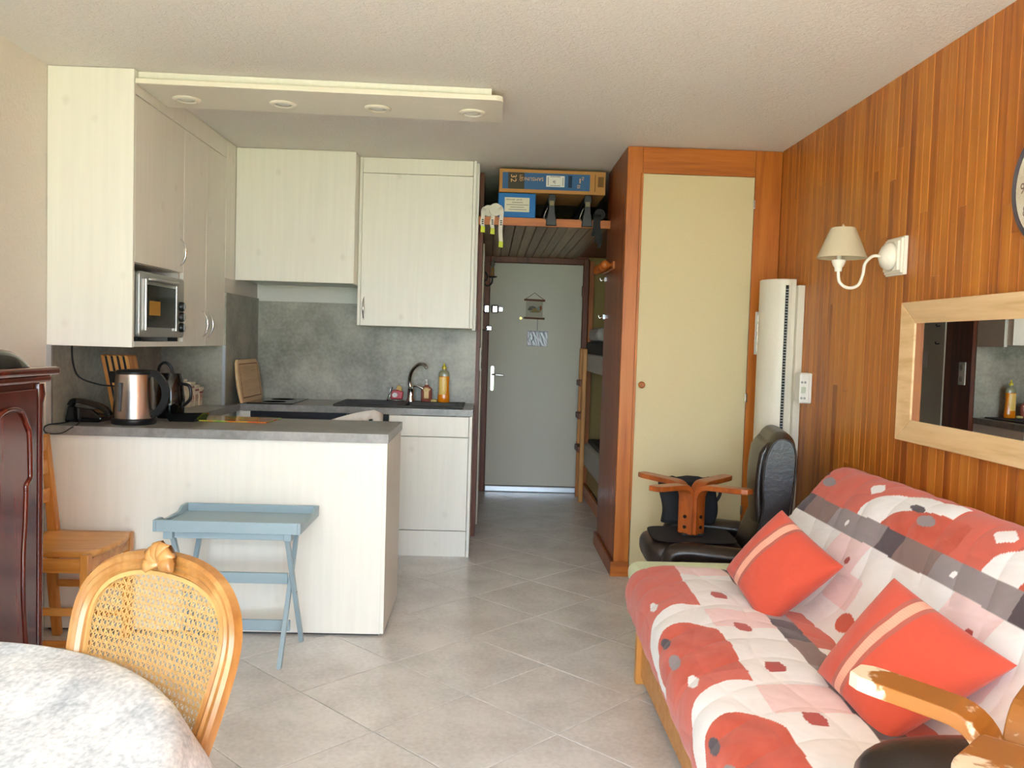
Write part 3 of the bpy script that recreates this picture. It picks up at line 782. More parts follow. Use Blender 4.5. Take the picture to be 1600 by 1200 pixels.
obottle('bottle_body', plain('pink_soap', lin(150, 84, 70), .15), b2, bc, [(.034, 0), (.037, .005), (.037, .07), (.034, .09), (.015, .104), (.012, .112)])
obottle('front_label', plain('cream_label', lin(226, 196, 140), .5), b2, (bc[0], bc[1] - .003, bc[2]), [(.031, .022), (.0315, .023), (.0315, .085), (.024, .094)], sy=.57)
text('label_mark', 'J', plain('label_ink', lin(80, 60, 50), .6), b2, (bc[0] - .003, bc[1] - .0225, bc[2] + .07), (1, 0, 0), (0, 0, 1), .012)
MB().lathe([(.008, .112), (.008, .122), (.004, .124), (.004, .14), (.009, .142), (.009, .148), (.0, .149)], bc, 12).build('pump', 'white', b2, smooth=40)
spg = thing('sponge', 'small yellow sponge lying between the two soap bottles', 'sponge', (-.35, 5.66, Zs))
box('sponge_body', plain('yellow_sponge', lin(206, 186, 120), .9, bump=.5, bscale=200), spg, -.378, -.336, 5.655, 5.69, Zs, Zs + .016, bevel=.004)
hd_ = thing('sponge_holder', 'wire sponge holder with a red packet left of the tap', 'sponge holder', (-.60, 5.665, Zs))
MB().tube(smooth_path([(-.665, 5.64, Zs + .004), (-.64, 5.64, Zs + .085), (-.63, 5.66, Zs + .09), (-.64, 5.69, Zs + .08), (-.66, 5.69, Zs + .004)], 5), .003, 6).build('wire_frame', 'chrome', hd_, smooth=True)
MB().tube([(-.665, 5.64, Zs + .004), (-.555, 5.64, Zs + .004), (-.555, 5.69, Zs + .004), (-.66, 5.69, Zs + .004)], .003, 6, closed=True).build('wire_base', 'chrome', hd_, smooth=True)
pk = MB().prism([(-.645, Zs + .012), (-.565, Zs + .012), (-.56, Zs + .062), (-.60, Zs + .075), (-.635, Zs + .07)], 5.645, 5.668, 'y').build('red_packet', plain('red_packet', lin(178, 34, 48), .35), hd_, bevel=.006)
MB().prism([(-.615 + .018 * math.cos(a * math.pi / 6), Zs + .040 + .016 * math.sin(a * math.pi / 6)) for a in range(12)], 5.6435, 5.645, 'y').build('packet_mark', plain('packet_white', lin(230, 220, 215), .5), pk)
MB().prism([(-.615, Zs + .06), (-.57, Zs + .06), (-.575, Zs + .095), (-.60, Zs + .105)], 5.670, 5.688, 'y').build('yellow_cloth', plain('yellow_cloth', lin(206, 176, 110), .9), hd_, bevel=.004)

# white plastic chair inside the kitchen
wc = thing('white_plastic_chair', 'white plastic chair inside the kitchen, only its back rim showing', 'chair', (-.80, 4.72, 0))
MB().prism(rrect(-1.02, -.60, 4.50, 4.92, .06), .42, .445).build('seat', 'white', wc, bevel=.008)
def wback(u, v):
    x = -.98 + u * .37
    top = .84 + .092 * math.sin(math.pi / 2 * u) - .03 * max(0, u - .9) / .1
    return (x + .02 * v, 4.60 + .10 * (u - .5) ** 2 + .26 * u + .05 * v - .12, .44 + v * (top - .44))
mb = MB().grid(wback, 16, 10)
fs = []
for k, f in enumerate(mb.f):
    i, j = divmod(k, 10)
    if i in (3, 5, 7, 9, 11, 13) and 2 <= j <= 8: continue
    fs.append(f)
mb.f = fs
mb.build('backrest', 'white', wc, smooth=True, solid=.012)
for x in (-.99, -.64):
    for y in (4.53, 4.88):
        MB().tube([(x, y, 0), (x + .01, y, .425)], .017, 8).build('leg', 'white', wc, smooth=40)
# ------------------------------------------------------------------ hall: closet, overhead shelf, bunk, small things
YC = 4.84
cl = thing('built_in_closet', 'built-in wooden closet with a tall beige door at the right', 'closet', (1.2, 5.2, 0))
CX = .757
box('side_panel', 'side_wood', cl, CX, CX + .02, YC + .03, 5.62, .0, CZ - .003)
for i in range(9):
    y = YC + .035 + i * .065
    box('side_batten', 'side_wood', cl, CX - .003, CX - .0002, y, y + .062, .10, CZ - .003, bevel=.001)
box('stile', 'closet_wood', cl, CX - .001, .842, YC, YC + .028, .0, CZ - .003, bevel=.002)
box('stile', 'closet_wood', cl, 1.487, XR - .001, YC, YC + .028, .0, CZ - .003, bevel=.002)
box('top_rail', 'closet_wood_h', cl, .843, 1.486, YC, YC + .028, 2.312, CZ - .003, bevel=.002)
box('bottom_rail', 'closet_wood_h', cl, .843, 1.486, YC, YC + .028, .0, .055, bevel=.002)
dr = box('door', 'door_beige', cl, .846, 1.483, YC - .004, YC + .02, .058, 2.309, bevel=.002)
MB().lathe([(.009, 0), (.009, -.014), (.019, -.02), (.019, -.032), (.012, -.038), (.0, -.038)], (.876, YC - .004, 1.113), 20, 'y').build('knob', 'closet_wood', dr, smooth=40)
for z in (.38, 1.03, 2.13):
    box('hinge', 'steel', cl, 1.478, 1.492, YC - .010, YC - .0045, z, z + .05, bevel=.002)
box('plinth', 'closet_wood_h', cl, CX - .021, .842, YC - .014, YC - .0005, 0, .085, bevel=.003)
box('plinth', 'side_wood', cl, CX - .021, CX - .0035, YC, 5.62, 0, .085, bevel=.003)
box('door_stop_moulding', 'closet_wood', cl, .832, .846, YC - .012, YC - .0005, .33, 2.312, bevel=.002)

# overhead shelf across the hall: fascia and boards underneath
ovs = thing('overhead_shelf', 'wooden storage shelf boarded underneath across the entry hall', 'shelf', (.33, 6.4, 2.08))
box('fascia', 'closet_wood_h', ovs, -.088, CX - .004, 5.445, 5.468, 2.076, 2.127, bevel=.002)
for i in range(12):
    x = -.06 + i * .0700
    x1 = min(x + .0665, CX - .006)
    MB().prism([(x, 2.092), (x + .004, 2.088), (x1 - .004, 2.088), (x1, 2.092), (x1, 2.104), (x, 2.104)], 5.47, YD - .05, 'y').build('board', 'slat', ovs)
box('shelf_top', 'dark_wood', ovs, -.06, 1.6, 5.63, YD - .02, 2.105, 2.124)
box('shelf_top', 'dark_wood', ovs, -.06, CX - .004, 5.47, 5.629, 2.105, 2.124)
box('wall_batten', 'dark_wood', ovs, -.06, .86, YD - .0495, YD + .019, 2.09, 2.104)

# things stored on the shelf
bx = thing('flat_television_box', 'long cardboard television carton with blue printed end on the overhead shelf', 'box', (.37, 5.7, 2.28))
bz0, bz1, by = 2.289, 2.437, 5.465
box('carton', 'cardboard', bx, .036, .715, by, by + .46, bz0, bz1, bevel=.003)
pblue = plain('print_blue', lin(44, 92, 140), .6); pgold = plain('print_gold', lin(224, 176, 110), .6); pdark = plain('print_dark', lin(58, 52, 40), .6); pwhite = plain('label_white', lin(226, 224, 218), .6)
face = box('printed_panel', pblue, bx, .056, .615, by - .0006, by - .0001, bz0 + .022, bz1 - .022)
box('printed_block', pdark, face, .092, .196, by - .0012, by - .0007, bz0 + .022, bz1 - .022)
text('lettering', '32', pgold, face, (.110, by - .0016, bz1 - .033), (0, 0, -1), (1, 0, 0), .036)
text('lettering', 'LED', pgold, face, (.165, by - .0016, bz1 - .036), (0, 0, -1), (1, 0, 0), .017)
text('lettering', 'SAMSUNG', pgold, face, (.318, by - .0012, bz0 + .098), (-1, 0, 0), (0, 0, -1), .0225, squeeze=.92, spacing=1.06)
lb = box('paper_label', pwhite, bx, .335, .452, by - .0014, by - .0009, bz0 + .042, bz1 - .036)
text('lettering', '4J', plain('ink', lin(60, 60, 66), .7), lb, (.376, by - .0018, bz0 + .066), (1, 0, 0), (0, 0, 1), .018)
for dz in (.048, .104):
    box('printed_line', plain('ink_grey', lin(120, 120, 124), .7), lb, .36, .425, by - .0018, by - .0015, bz0 + dz, bz0 + dz + .004)
box('printed_line', plain('ink_grey2', lin(110, 110, 116), .7), lb, .345, .349, by - .0018, by - .0015, bz0 + .05, bz1 - .045)
box('printed_line', plain('ink_grey3', lin(110, 110, 116), .7), lb, .44, .444, by - .0018, by - .0015, bz0 + .05, bz1 - .045)
text('lettering', 'ES', pgold, face, (.535, by - .0012, bz0 + .060), (0, 0, -1), (1, 0, 0), .017)
text('lettering', 'TV', pgold, face, (.56, by - .0012, bz1 - .035), (0, 0, -1), (1, 0, 0), .014)
box('printed_mark', pgold, face, .548, .554, by - .0012, by - .0007, bz0 + .07, bz0 + .10)
box('hand_hole', plain('hole_dark', lin(24, 44, 70), .8), bx, .476, .50, by - .0014, by - .0009, bz0 + .04, bz0 + .115)
box('grey_mark', plain('carton_brown', lin(118, 84, 44), .8), bx, .666, .703, by - .0012, by - .0006, bz0 + .05, bz0 + .115)
box('printed_line', plain('carton_brown2', lin(128, 92, 50), .8), bx, .645, .651, by - .0012, by - .0006, bz0 + .02, bz1 - .02)

bb = thing('blue_carton', 'small bright blue carton with a cream paper label under the television box', 'box', (.15, 5.6, 2.127))
box('carton', plain('blue_card', lin(20, 108, 178), .6), bb, .033, .272, 5.46, 5.80, 2.128, 2.284, bevel=.006)
lab2 = box('paper_label', plain('cream_paper', lin(216, 212, 190), .7), bb, .074, .232, 5.4585, 5.4597, 2.165, 2.255)
ink = plain('label_ink_dark', lin(50, 56, 60), .7)
text('lettering', 'telescope  porte', ink, lab2, (.081, 5.458, 2.238), (1, 0, 0), (0, 0, 1), .011, squeeze=.98)
for k, (a, b) in enumerate(((.12, .19), (.085, .225), (.11, .20), (.10, .215))):
    box('printed_line', plain('label_grey%d' % k, lin(130, 132, 128), .8), lab2, a, b, 5.458, 5.4584, 2.222 - k * .015, 2.226 - k * .015)

# two roof-rack bars with black feet hanging over the fascia
for k, x in enumerate((.372, .600)):
    rb = thing('roof_bar', 'black roof-rack bar foot nearer the blue carton' if k == 0 else 'black roof-rack bar foot nearer the closet', 'roof bar', (x, 5.5, 2.128), group='roof-rack bars on the overhead shelf')
    MB().prism([(x - .034, 2.080), (x + .034, 2.080), (x + .030, 2.125), (x + .020, 2.175), (x + .018, 2.215), (x + .026, 2.245), (x + .018, 2.278), (x - .018, 2.278), (x - .026, 2.245), (x - .018, 2.215), (x - .020, 2.175), (x - .030, 2.125)], 5.415, 5.443, 'y').build('foot', 'black', rb, bevel=.004)
    box('foot_badge', plain('brass_badge', lin(130, 116, 80), .5), rb, x - .014, x + .014, 5.4125, 5.4148, 2.205, 2.235, bevel=.002)
    box('bar', 'black', rb, x - .02, x + .02, 5.443, 6.25, 2.232, 2.272, bevel=.004)
    box('rear_foot', 'black', rb, x - .03, x + .03, 6.19, 6.25, 2.125, 2.231, bevel=.004)
    MB().tube(smooth_path([(x - .03, 5.43, 2.11), (x - .045, 5.44, 2.14), (x - .022, 5.44, 2.20)], 4), .004, 6).build('clamp_arm', 'steel', rb, smooth=True)

stp = thing('black_strap_bundle', 'black webbing straps hanging over the shelf edge beside the closet', 'strap', (.69, 5.45, 2.128))
MB().lathe([(.015, -.02), (.034, -.018), (.038, 0), (.034, .018), (.015, .02)], (.685, 5.475, 2.166), 20, 'y').build('strap_roll', 'black_soft', stp, smooth=40)
for k, (dx, L) in enumerate(((0, .10), (.014, .13), (-.012, .055))):
    pts = smooth_path([(.67 + dx, 5.48, 2.17), (.665 + dx, 5.436, 2.15), (.662 + dx, 5.432, 2.09), (.668 + dx * 1.5, 5.432, 2.09 - L * .5), (.66 + dx * 1.6, 5.43, 2.08 - L)], 5)
    MB().sweep(pts, [(-.011, -.002), (.011, -.002), (.011, .002), (-.011, .002)], (0, 1, 0)).build('strap_end', 'black_soft', stp, smooth=40)

# rolled white straps with yellow ends
wst = plain('white_webbing', lin(224, 218, 204), .8, bump=.2, bscale=400); yg = plain('yellow_green_tip', lin(206, 214, 40), .5); inkb = plain('strap_print', lin(50, 50, 50), .7)
for k, (x, y, r, lab) in enumerate(((-.028, 5.447, .036, 'rolled white webbing strap nearest the kitchen cabinet'), (.017, 5.410, .040, 'rolled white webbing strap with a long hanging yellow-green tip'))):
    ws = thing('webbing_strap', lab, 'strap', (x, y, 2.128), group='rolled white straps')
    zc = 2.130 + r + .001
    MB().lathe([(.004, -.013), (r * .55, -.014), (r, -.0125), (r, .0125), (r * .55, .014), (.004, .013)], (x, y + .035, zc), 28, 'y').build('roll', wst, ws, smooth=40)
    ends = ([(x - .034, 0.075), (x + .028, .085)] if k == 0 else [(x + .038, .175)])
    for (ex, L) in ends:
        pts = smooth_path([(ex * .6 + x * .4, y + .03, zc + r * .55), (ex, y + .005, zc - .002), (ex + .001, y - .002, zc - .04), (ex - .004, y - .004, zc - .04 - L * .5), (ex + .002, y - .004, zc - .03 - L)], 6)
        MB().sweep(pts, [(-.0125, -.0012), (.0125, -.0012), (.0125, .0012), (-.0125, .0012)], (0, 1, 0)).build('hanging_end', wst, ws, smooth=40)
        p = pts[-1]
        tipo = MB().prism([(p.x - .015, p.z - .035), (p.x + .013, p.z - .038), (p.x + .014, p.z), (p.x - .013, p.z + .004)], p.y - .004, p.y + .004, 'y').build('strap_tip', yg, ws, bevel=.002)
        q = pts[len(pts) // 2 + 2]
        for m in range(3):
            box('strap_print', inkb, ws, q.x - .006, q.x + .006, q.y - .0032, q.y - .0026, q.z - .012 - m * .012, q.z - .005 - m * .012)

# candle-style wall sconce on the hall's left wall
sn = thing('iron_wall_sconce', 'dark wrought-iron candle sconce by the top left of the entry door', 'wall lamp', (-.06, 6.9, 1.85))
iron = plain('wrought_iron', lin(30, 24, 20), .5, .4)
MB().tube(smooth_path([(-.058, 6.9, 1.86), (-.05, 6.9, 1.80), (-.02, 6.9, 1.785), (.008, 6.9, 1.81), (.012, 6.9, 1.85)], 6), .007, 8).build('arm', iron, sn, smooth=True)
MB().tube(smooth_path([(-.055, 6.9, 1.90), (-.03, 6.9, 1.87), (-.035, 6.9, 1.83), (-.055, 6.9, 1.83)], 6), .006, 8).build('scroll', iron, sn, smooth=True)
box('wall_plate', iron, sn, -.0615, -.054, 6.87, 6.93, 1.78, 1.92, bevel=.002)
MB().lathe([(.004, 0), (.032, .006), (.040, .014), (.036, .014), (.010, .008)], (.012, 6.9, 1.848), 20).build('drip_cup', iron, sn, smooth=True)
MB().lathe([(.013, .862), (.013, .93), (.0, .932)], (.012, 6.9, 1.0), 14).build('candle', plain('candle_amber', lin(150, 104, 40), .5), sn, smooth=40)
MB().lathe([(.010, .932), (.017, .955), (.012, .985), (.002, 1.005)], (.012, 6.9, 1.0), 14).build('bulb', plain('bulb_glass', lin(120, 112, 100), .15), sn, smooth=True)

# turned coat pegs on the closet side
pg = thing('coat_peg_rail', 'short rail of turned orange wooden coat pegs on the closet side', 'coat rack', (.74, 5.4, 1.82))
box('rail', 'orange_wood', pg, CX - .018, CX - .0035, 5.18, 5.66, 1.80, 1.845, bevel=.004)
for i in range(5):
    MB().lathe([(.012, 0), (.010, -.012), (.026, -.028), (.030, -.042), (.026, -.056), (.012, -.066), (.0, -.067)], (CX - .018, 5.22 + i * .10, 1.824), 14, 'x').build('peg', 'orange_wood', pg, smooth=True)
for z, y in ((1.765, 5.64), (1.52, 5.655)):
    hk = thing('chrome_hook', 'upper small chrome hook below the coat pegs' if z > 1.6 else 'lower small chrome hook on the closet edge', 'hook', (CX - .004, y, z), group='chrome hooks on the closet side')
    box('hook_plate', 'chrome', hk, CX - .008, CX - .0035 + .003, y - .03, y - .036 + .02, z - .015, z + .015, bevel=.001)
    MB().tube(smooth_path([(CX - .006, y - .023, z), (CX - .03, y - .023, z - .008), (CX - .036, y - .023, z + .012)], 4), .004, 6).build('hook_arm', 'chrome', hk, smooth=True)

# things on the entry door
YF = YD - .031
ar = thing('hanging_picture', 'small painted cloth picture on two wooden rods hanging on the entry door', 'picture', (.39, YF, 1.6))
paper = plain('picture_paper', lin(186, 178, 158), .8); rodm = plain('rod_wood', lin(120, 70, 36), .5)
box('cloth', paper, ar, .318, .468, YF - .006, YF - .004, 1.565, 1.715)
for z in (1.715, 1.555):
    MB().tube([(.300, YF - .008, z), (.486, YF - .008, z - .004)], .0085, 10).build('rod', rodm, ar, smooth=40)
MB().tube([(.312, YF - .006, 1.72), (.393, YF - .004, 1.778), (.474, YF - .006, 1.72)], .0025, 6).build('cord', rodm, ar)
for k, (dx, dz, w, hh2, c) in enumerate(((.375, 1.642, .034, .020, (120, 118, 110)), (.41, 1.628, .04, .014, (170, 140, 90)), (.352, 1.632, .018, .012, (110, 104, 90)), (.448, 1.645, .010, .022, (150, 84, 60)), (.40, 1.612, .05, .008, (140, 134, 90)), (.43, 1.64, .012, .018, (150, 160, 150)))):
    MB().prism([(dx + w * math.cos(a * math.pi / 6) * (1 + .2 * math.sin(3 * a)), dz + hh2 * math.sin(a * math.pi / 6)) for a in range(12)], YF - .0068 - k * .0001, YF - .0062, 'y').build('painted_shape', plain('paint%d' % k, lin(*c), .8), ar)
nt_ = thing('plastic_sleeve_notice', 'crinkled clear plastic sleeve with a paper hanging below the picture', 'notice', (.43, YF, 1.45))
box('hanging_string', 'black', nt_, .423, .427, YF - .005, YF - .003, 1.445, 1.55)
def slv(u, v):
    return (.335 + u * .185, YF - .006 - .004 * math.sin(u * 23 + v * 4) * math.cos(v * 6 + u * 9), 1.305 + v * .135)
MB().grid(slv, 30, 16).build('plastic_sleeve', plain('crinkled_plastic', lin(206, 206, 214), .12, spec=.8), nt_, smooth=True, solid=.001)
MB().tube(smooth_path([(.350, YF - .013, 1.365), (.356, YF - .013, 1.385), (.364, YF - .013, 1.40)], 4), .002, 5).build('ink_stroke', 'black', nt_)
MB().tube(smooth_path([(.374, YF - .013, 1.345), (.386, YF - .013, 1.365), (.394, YF - .013, 1.392)], 4), .0025, 5).build('ink_stroke', 'black', nt_)

# double socket on the hall wall, facing the mirror
so = thing('light_switch', 'white double switch on the dark hall wall beside the splashback', 'switch', (-.06, 5.95, 1.2))
box('plate', 'white', so, -.0618, -.052, 5.82, 5.90, 1.13, 1.29, bevel=.003)
for z in (1.17, 1.25):
    MB().lathe([(.022, 0), (.020, .004), (.0, .004)], (-.052, 5.86, z), 16, 'x').build('rocker', 'silver', so)

# bunk bed in the alcove beyond the closet
bk = thing('bunk_bed', 'wooden bunk bed with white bedding in the dark alcove beyond the closet', 'bunk bed', (1.2, 6.6, 0))
wht = plain('bed_linen', lin(206, 204, 196), .9, bump=.2, bscale=20); grey = plain('dark_blanket', lin(70, 66, 64), .9)
box('end_post', 'closet_wood', bk, .872, .915, YD - .06, YD + .015, 0, 2.07, bevel=.003)
box('end_post', 'closet_wood', bk, .80, .845, 5.66, 5.71, 0, 2.07, bevel=.003)
box('upper_board', wht, bk, .83, .86, 5.72, YD - .07, 1.11, 1.255, bevel=.01)
box('upper_mattress', grey, bk, .865, 1.62, 5.66, YD - .02, 1.17, 1.36, bevel=.03)
box('upper_pillow', wht, bk, .88, 1.4, 6.95, YD - .05, 1.361, 1.475, bevel=.04)
box('lower_mattress', wht, bk, .865, 1.62, 5.66, YD - .02, .25, .46, bevel=.04)
box('lower_blanket', grey, bk, .90, 1.62, 5.9, YD - .1, .461, .50, bevel=.015)
box('lower_rail', 'closet_wood_h', bk, .865, .89, 5.72, YD - .07, .0, .10, bevel=.003)
box('base_panel', 'khaki_wall', bk, .90, .92, 5.72, YD - .07, .10, .249)
ld = thing('bunk_ladder', 'pale wooden bunk ladder with brown treads beside the entry door', 'ladder', (.82, 7.2, .4))
for y in (7.10, 7.36):
    box('rail', 'pine_z', ld, .790, .828, y, y + .028, .0, 1.30, bevel=.008)
for z in (.42, .70, .98):
    box('tread', 'dark_wood', ld, .77, .828, 7.129, 7.359, z, z + .05, bevel=.006)

# ------------------------------------------------------------------ right wall: lamp, mirror, clock, heater, thermostat
XW = XR - .001
wl = thing('wall_lamp', 'white swan-neck wall lamp with a beige conical shade', 'wall lamp', (XW, 3.40, 1.72))
ly, lz = 3.40, 1.722
for k, (e, t0, t1) in enumerate(((.077, .0, .014), (.070, .014, .024), (.060, .024, .034))):
    box('wall_plate', 'white_metal', wl, XW - t1, XW - t0, ly - e, ly + e, lz - e + .002, lz + e, bevel=.002)
MB().lathe([(.058, -.034), (.056, -.046), (.044, -.062), (.024, -.074), (.010, -.078)], (XW, ly, lz), 24, 'x').build('dome', 'white_metal', wl, smooth=True)
ap = smooth_path([(XW - .07, ly, lz), (XW - .105, ly, lz - .0), (XW - .135, ly, lz - .03), (XW - .142, ly, lz - .075), (XW - .160, ly, lz - .118), (XW - .20, ly, lz - .130), (XW - .235, ly, lz - .108), (XW - .243, ly, lz - .065)], 8)
MB().tube(ap, .0065, 10).build('arm', 'white_metal', wl, smooth=True)
lx = XW - .243
MB().lathe([(.014, -.066), (.015, -.050), (.020, -.044), (.027, -.028), (.0275, -.02), (.010, -.018), (.010, .01)], (lx, ly, lz), 20).build('socket_cup', 'white_metal', wl, smooth=40)
sh = MB().lathe([(.097, -.012), (.048, .108), (.046, .109), (.095, -.012)], (lx + .012, ly, lz), 32)
sh.f = sh.f[:-2]; 
sho = sh.build('shade', 'shade', wl, smooth=40)
MB().lathe([(.012, .104), (.009, .112), (.0, .126)], (lx + .012, ly, lz), 12).build('finial', 'shade', sho, smooth=40)
MB().tube([(lx, ly, lz + .01), (lx + .012, ly, lz + .105)], .003, 6).build('shade_rod', 'white_metal', sho)
for a in (0, 90, 180, 270):
    MB().tube([(lx + .012, ly, lz + .106), (lx + .012 + .045 * math.cos(math.radians(a)), ly + .045 * math.sin(math.radians(a)), lz + .106)], .0018, 5).build('shade_spoke', 'white_metal', sho)

mi = thing('wall_mirror', 'long wall mirror in a broad pale beech frame above the sofa', 'mirror', (XW, 2.6, 1.26))
my0, my1, mz0, mz1, mw = 1.95, 3.298, .997, 1.533, .082
def framebar(name, poly):
    vs = []
    for (y, z, inner) in poly:
        vs.append((XW, y, z)); vs.append((XW - (.012 if inner else .030), y, z))
    MB().add(vs, [(0, 2, 4, 6), (1, 7, 5, 3), (0, 1, 3, 2), (2, 3, 5, 4), (4, 5, 7, 6), (6, 7, 1, 0)]).build(name, 'beech', mi, bevel=.004)
I = (my0 + mw, my1 - mw, mz0 + mw, mz1 - mw)
framebar('frame_top', [(my0, mz1, 0), (my1, mz1, 0), (I[1], I[3], 1), (I[0], I[3], 1)])
framebar('frame_bottom', [(my0, mz0, 0), (my1, mz0, 0), (I[1], I[2], 1), (I[0], I[2], 1)])
framebar('frame_side', [(my1, mz0, 0), (my1, mz1, 0), (I[1], I[3], 1), (I[1], I[2], 1)])
framebar('frame_side', [(my0, mz0, 0), (my0, mz1, 0), (I[0], I[3], 1), (I[0], I[2], 1)])
box('mirror_glass', 'mirror', mi, XW - .008, XW - .005, I[0] - .004, I[1] + .004, I[2] - .004, I[3] + .004)

ck = thing('wall_clock', 'round weathered cream wall clock with dark rim at the right edge', 'clock', (XW, 2.452, 1.85))
cyc, czc, cr = 2.452, 1.85, .186
MB().lathe([(cr, 0), (cr, -.02), (cr - .006, -.024), (cr - .012, -.018), (cr - .012, 0)], (XW, cyc, czc), 48, 'x').build('rim', plain('clock_rim', lin(60, 52, 56), .5), ck, smooth=40)
MB().lathe([(cr - .012, -.004), (cr - .012, -.014), (.0, -.014)], (XW, cyc, czc), 48, 'x').build('dial', cloudy('clock_dial', lin(196, 178, 150), lin(228, 222, 204), 18, .7), ck)
for hh3 in range(12):
    n_ = 12 if hh3 == 0 else hh3
    a = math.radians(90 - 30 * hh3)
    # seen from inside the room, right is towards -y
    py = cyc - (cr - .045) * math.cos(a); pz = czc + (cr - .045) * math.sin(a)
    text('numeral', str(n_), plain('numeral_brown%d' % n_, lin(120, 92, 84), .7), ck, (XW - .0146, py, pz - .016), (0, -1, 0), (0, 0, 1), .034, align='CENTER')
for L, a, w in ((.08, 120, .005), (.115, 20, .004)):
    a = math.radians(a)
    MB().tube([(XW - .018, cyc, czc), (XW - .018, cyc - L * math.cos(a), czc + L * math.sin(a))], w, 6).build('clock_hand', 'black', ck)

ht = thing('vertical_heater', 'tall cream vertical wall heater with rounded front in the corner', 'radiator', (1.55, 4.55, .3))
prof = [(1.602, 4.425), (1.572, 4.425)]
for k in range(13):
    a = math.radians(-78 - 8 + k * 14)
    prof.append((1.560 - .0 + .105 * (-math.cos(math.radians(-80 + k * 13.2))) , 4.555 + .13 * math.sin(math.radians(-80 + k * 13.2))))
prof += [(1.602, 4.69)]
MB().prism(prof, .25, 1.708).build('curved_body', 'heater', ht, smooth=35, bevel=.004)
box('side_grille', 'rubber', ht, 1.545, 1.560, 4.4225, 4.4232 + .006, .40, 1.675)
for i in range(75):
    pass
gr = MB()
for i in range(84):
    z = .405 + i * .015
    gr.box(1.5455, 1.5595, 4.4195, 4.4225, z, z + .005)
gr.build('grille_slat', 'silver', ht, kind='stuff')
box('side_rail', 'heater', ht, 1.562, 1.575, 4.418, 4.4245, .25, 1.706, bevel=.002)
box('rear_body', 'heater', ht, 1.6025, XW, 4.40, 4.70, .25, 1.675, bevel=.003)
tm = thing('thermostat', 'small white thermostat box on the wood wall beside the heater', 'thermostat', (1.6, 4.27, 1.15))
box('case', 'white', tm, 1.575, XW, 4.245, 4.315, 1.068, 1.222, bevel=.006)
box('front_cover', 'white', tm, 1.572, 1.622, 4.236, 4.2445, 1.072, 1.218, bevel=.005)
for x in (1.582, 1.598):
    for z in (1.095, 1.175):
        MB().lathe([(.006, 0), (.006, -.003), (.0, -.004)], (x, 4.236, z), 12, 'y').build('button', 'silver', tm, smooth=40)
box('display', plain('lcd', lin(196, 204, 180), .3), tm, 1.58, 1.603, 4.2345, 4.2358, 1.12, 1.152)
sw = thing('switch_plate', 'tall white plate of four light switches on the closet post', 'switch', (1.55, YC, 1.43))
box('plate', 'white', sw, 1.519, 1.589, YC - .010, YC - .0005, 1.305, 1.550, bevel=.003)
for i in range(4):
    r_ = box('rocker', 'chrome', sw, 1.530, 1.578, YC - .016, YC - .0105, 1.318 + i * .058, 1.362 + i * .058, bevel=.006)
# second hall door, seen in the mirror
d2 = struct('door_2', 'pale grey bathroom door on the left side of the entry hall', 'door', (-.06, 6.45, 0))
box('door_leaf', 'door_grey', d2, -.0615, -.050, 6.10, 6.84, .01, 2.03, bevel=.002)
box('notice', pwhite, d2, -.0498, -.0490, 6.33, 6.42, 1.24, 1.36)
for z in (1.55, 1.42):
    MB().tube(smooth_path([(-.05, 6.17, z), (-.025, 6.17, z - .005), (-.018, 6.17, z + .012)], 4), .004, 6).build('coat_hook', 'rubber', d2, smooth=True)

# ------------------------------------------------------------------ blue folding tray table
tt = thing('folding_tray_table', 'grey-blue wooden folding tray table in front of the peninsula', 'tray table', (-1.0, 3.52, 0))
tx0, tx1, ty0, ty1, tz = -1.298, -.722, 3.335, 3.705, .548
box('tray_base', 'blue', tt, tx0 + .012, tx1 - .012, ty0 + .012, ty1 - .012, tz + .004, tz + .013)
box('tray_rim', 'blue', tt, tx0 + .0125, tx1 - .0125, ty0, ty0 + .012, tz, tz + .046, bevel=.0015)
box('tray_rim', 'blue', tt, tx0 + .0125, tx1 - .0125, ty1 - .012, ty1, tz, tz + .046, bevel=.0015)
for xa in (tx0, tx1 - .012):
    L = ty1 - ty0
    pr = [(ty0, tz), (ty1, tz), (ty1, tz + .046), (ty1 - .06, tz + .046)]
    for k in range(7): pr.append((ty1 - .06 - .05 * k / 6, tz + .046 - .018 * (0.5 - .5 * math.cos(math.pi * k / 6))))
    for k in range(7): pr.append((ty0 + .11 - .05 * k / 6, tz + .028 + .018 * (0.5 - .5 * math.cos(math.pi * k / 6))))
    pr.append((ty0, tz + .046))
    MB().prism(pr, xa, xa + .012, 'x').build('tray_side', 'blue', tt, bevel=.001)
# scissor legs
def leg(name, x0, x1, ya, yb, za, zb, w, mat, par):
    d = Vector((0, yb - ya, zb - za)).normalized(); n = Vector((0, -d.z, d.y)) * w / 2
    vs = []
    for x in (x0, x1):
        vs += [(x, ya - n.y, za), (x, ya + n.y, za), (x, yb + n.y, zb), (x, yb - n.y, zb)]
    return MB().add(vs, [(0, 1, 2, 3), (7, 6, 5, 4), (0, 4, 5, 1), (1, 5, 6, 2), (2, 6, 7, 3), (3, 7, 4, 0)]).build(name, mat, par, bevel=.002)
for x0 in (-1.222, -.812):
    leg('leg', x0, x0 + .018, ty0 + .03, ty1 - .045, .0, tz - .031, .028, 'blue', tt)
for x0 in (-1.243, -.791):
    leg('leg', x0, x0 + .018, ty1 - .028, ty0 + .045, .0, tz - .031, .028, 'blue', tt)
box('cross_rail', 'blue', tt, -1.224, -.792, ty0 + .03, ty0 + .06, tz - .0305, tz - .001, bevel=.002)
box('cross_rail', 'blue', tt, -1.262, -.773, ty1 - .06, ty1 - .03, tz - .0305, tz - .001, bevel=.002)
box('front_batten', 'blue', tt, -1.262, -1.226, ty0 + .012, ty0 + .06, tz - .0305, tz - .001, bevel=.002)
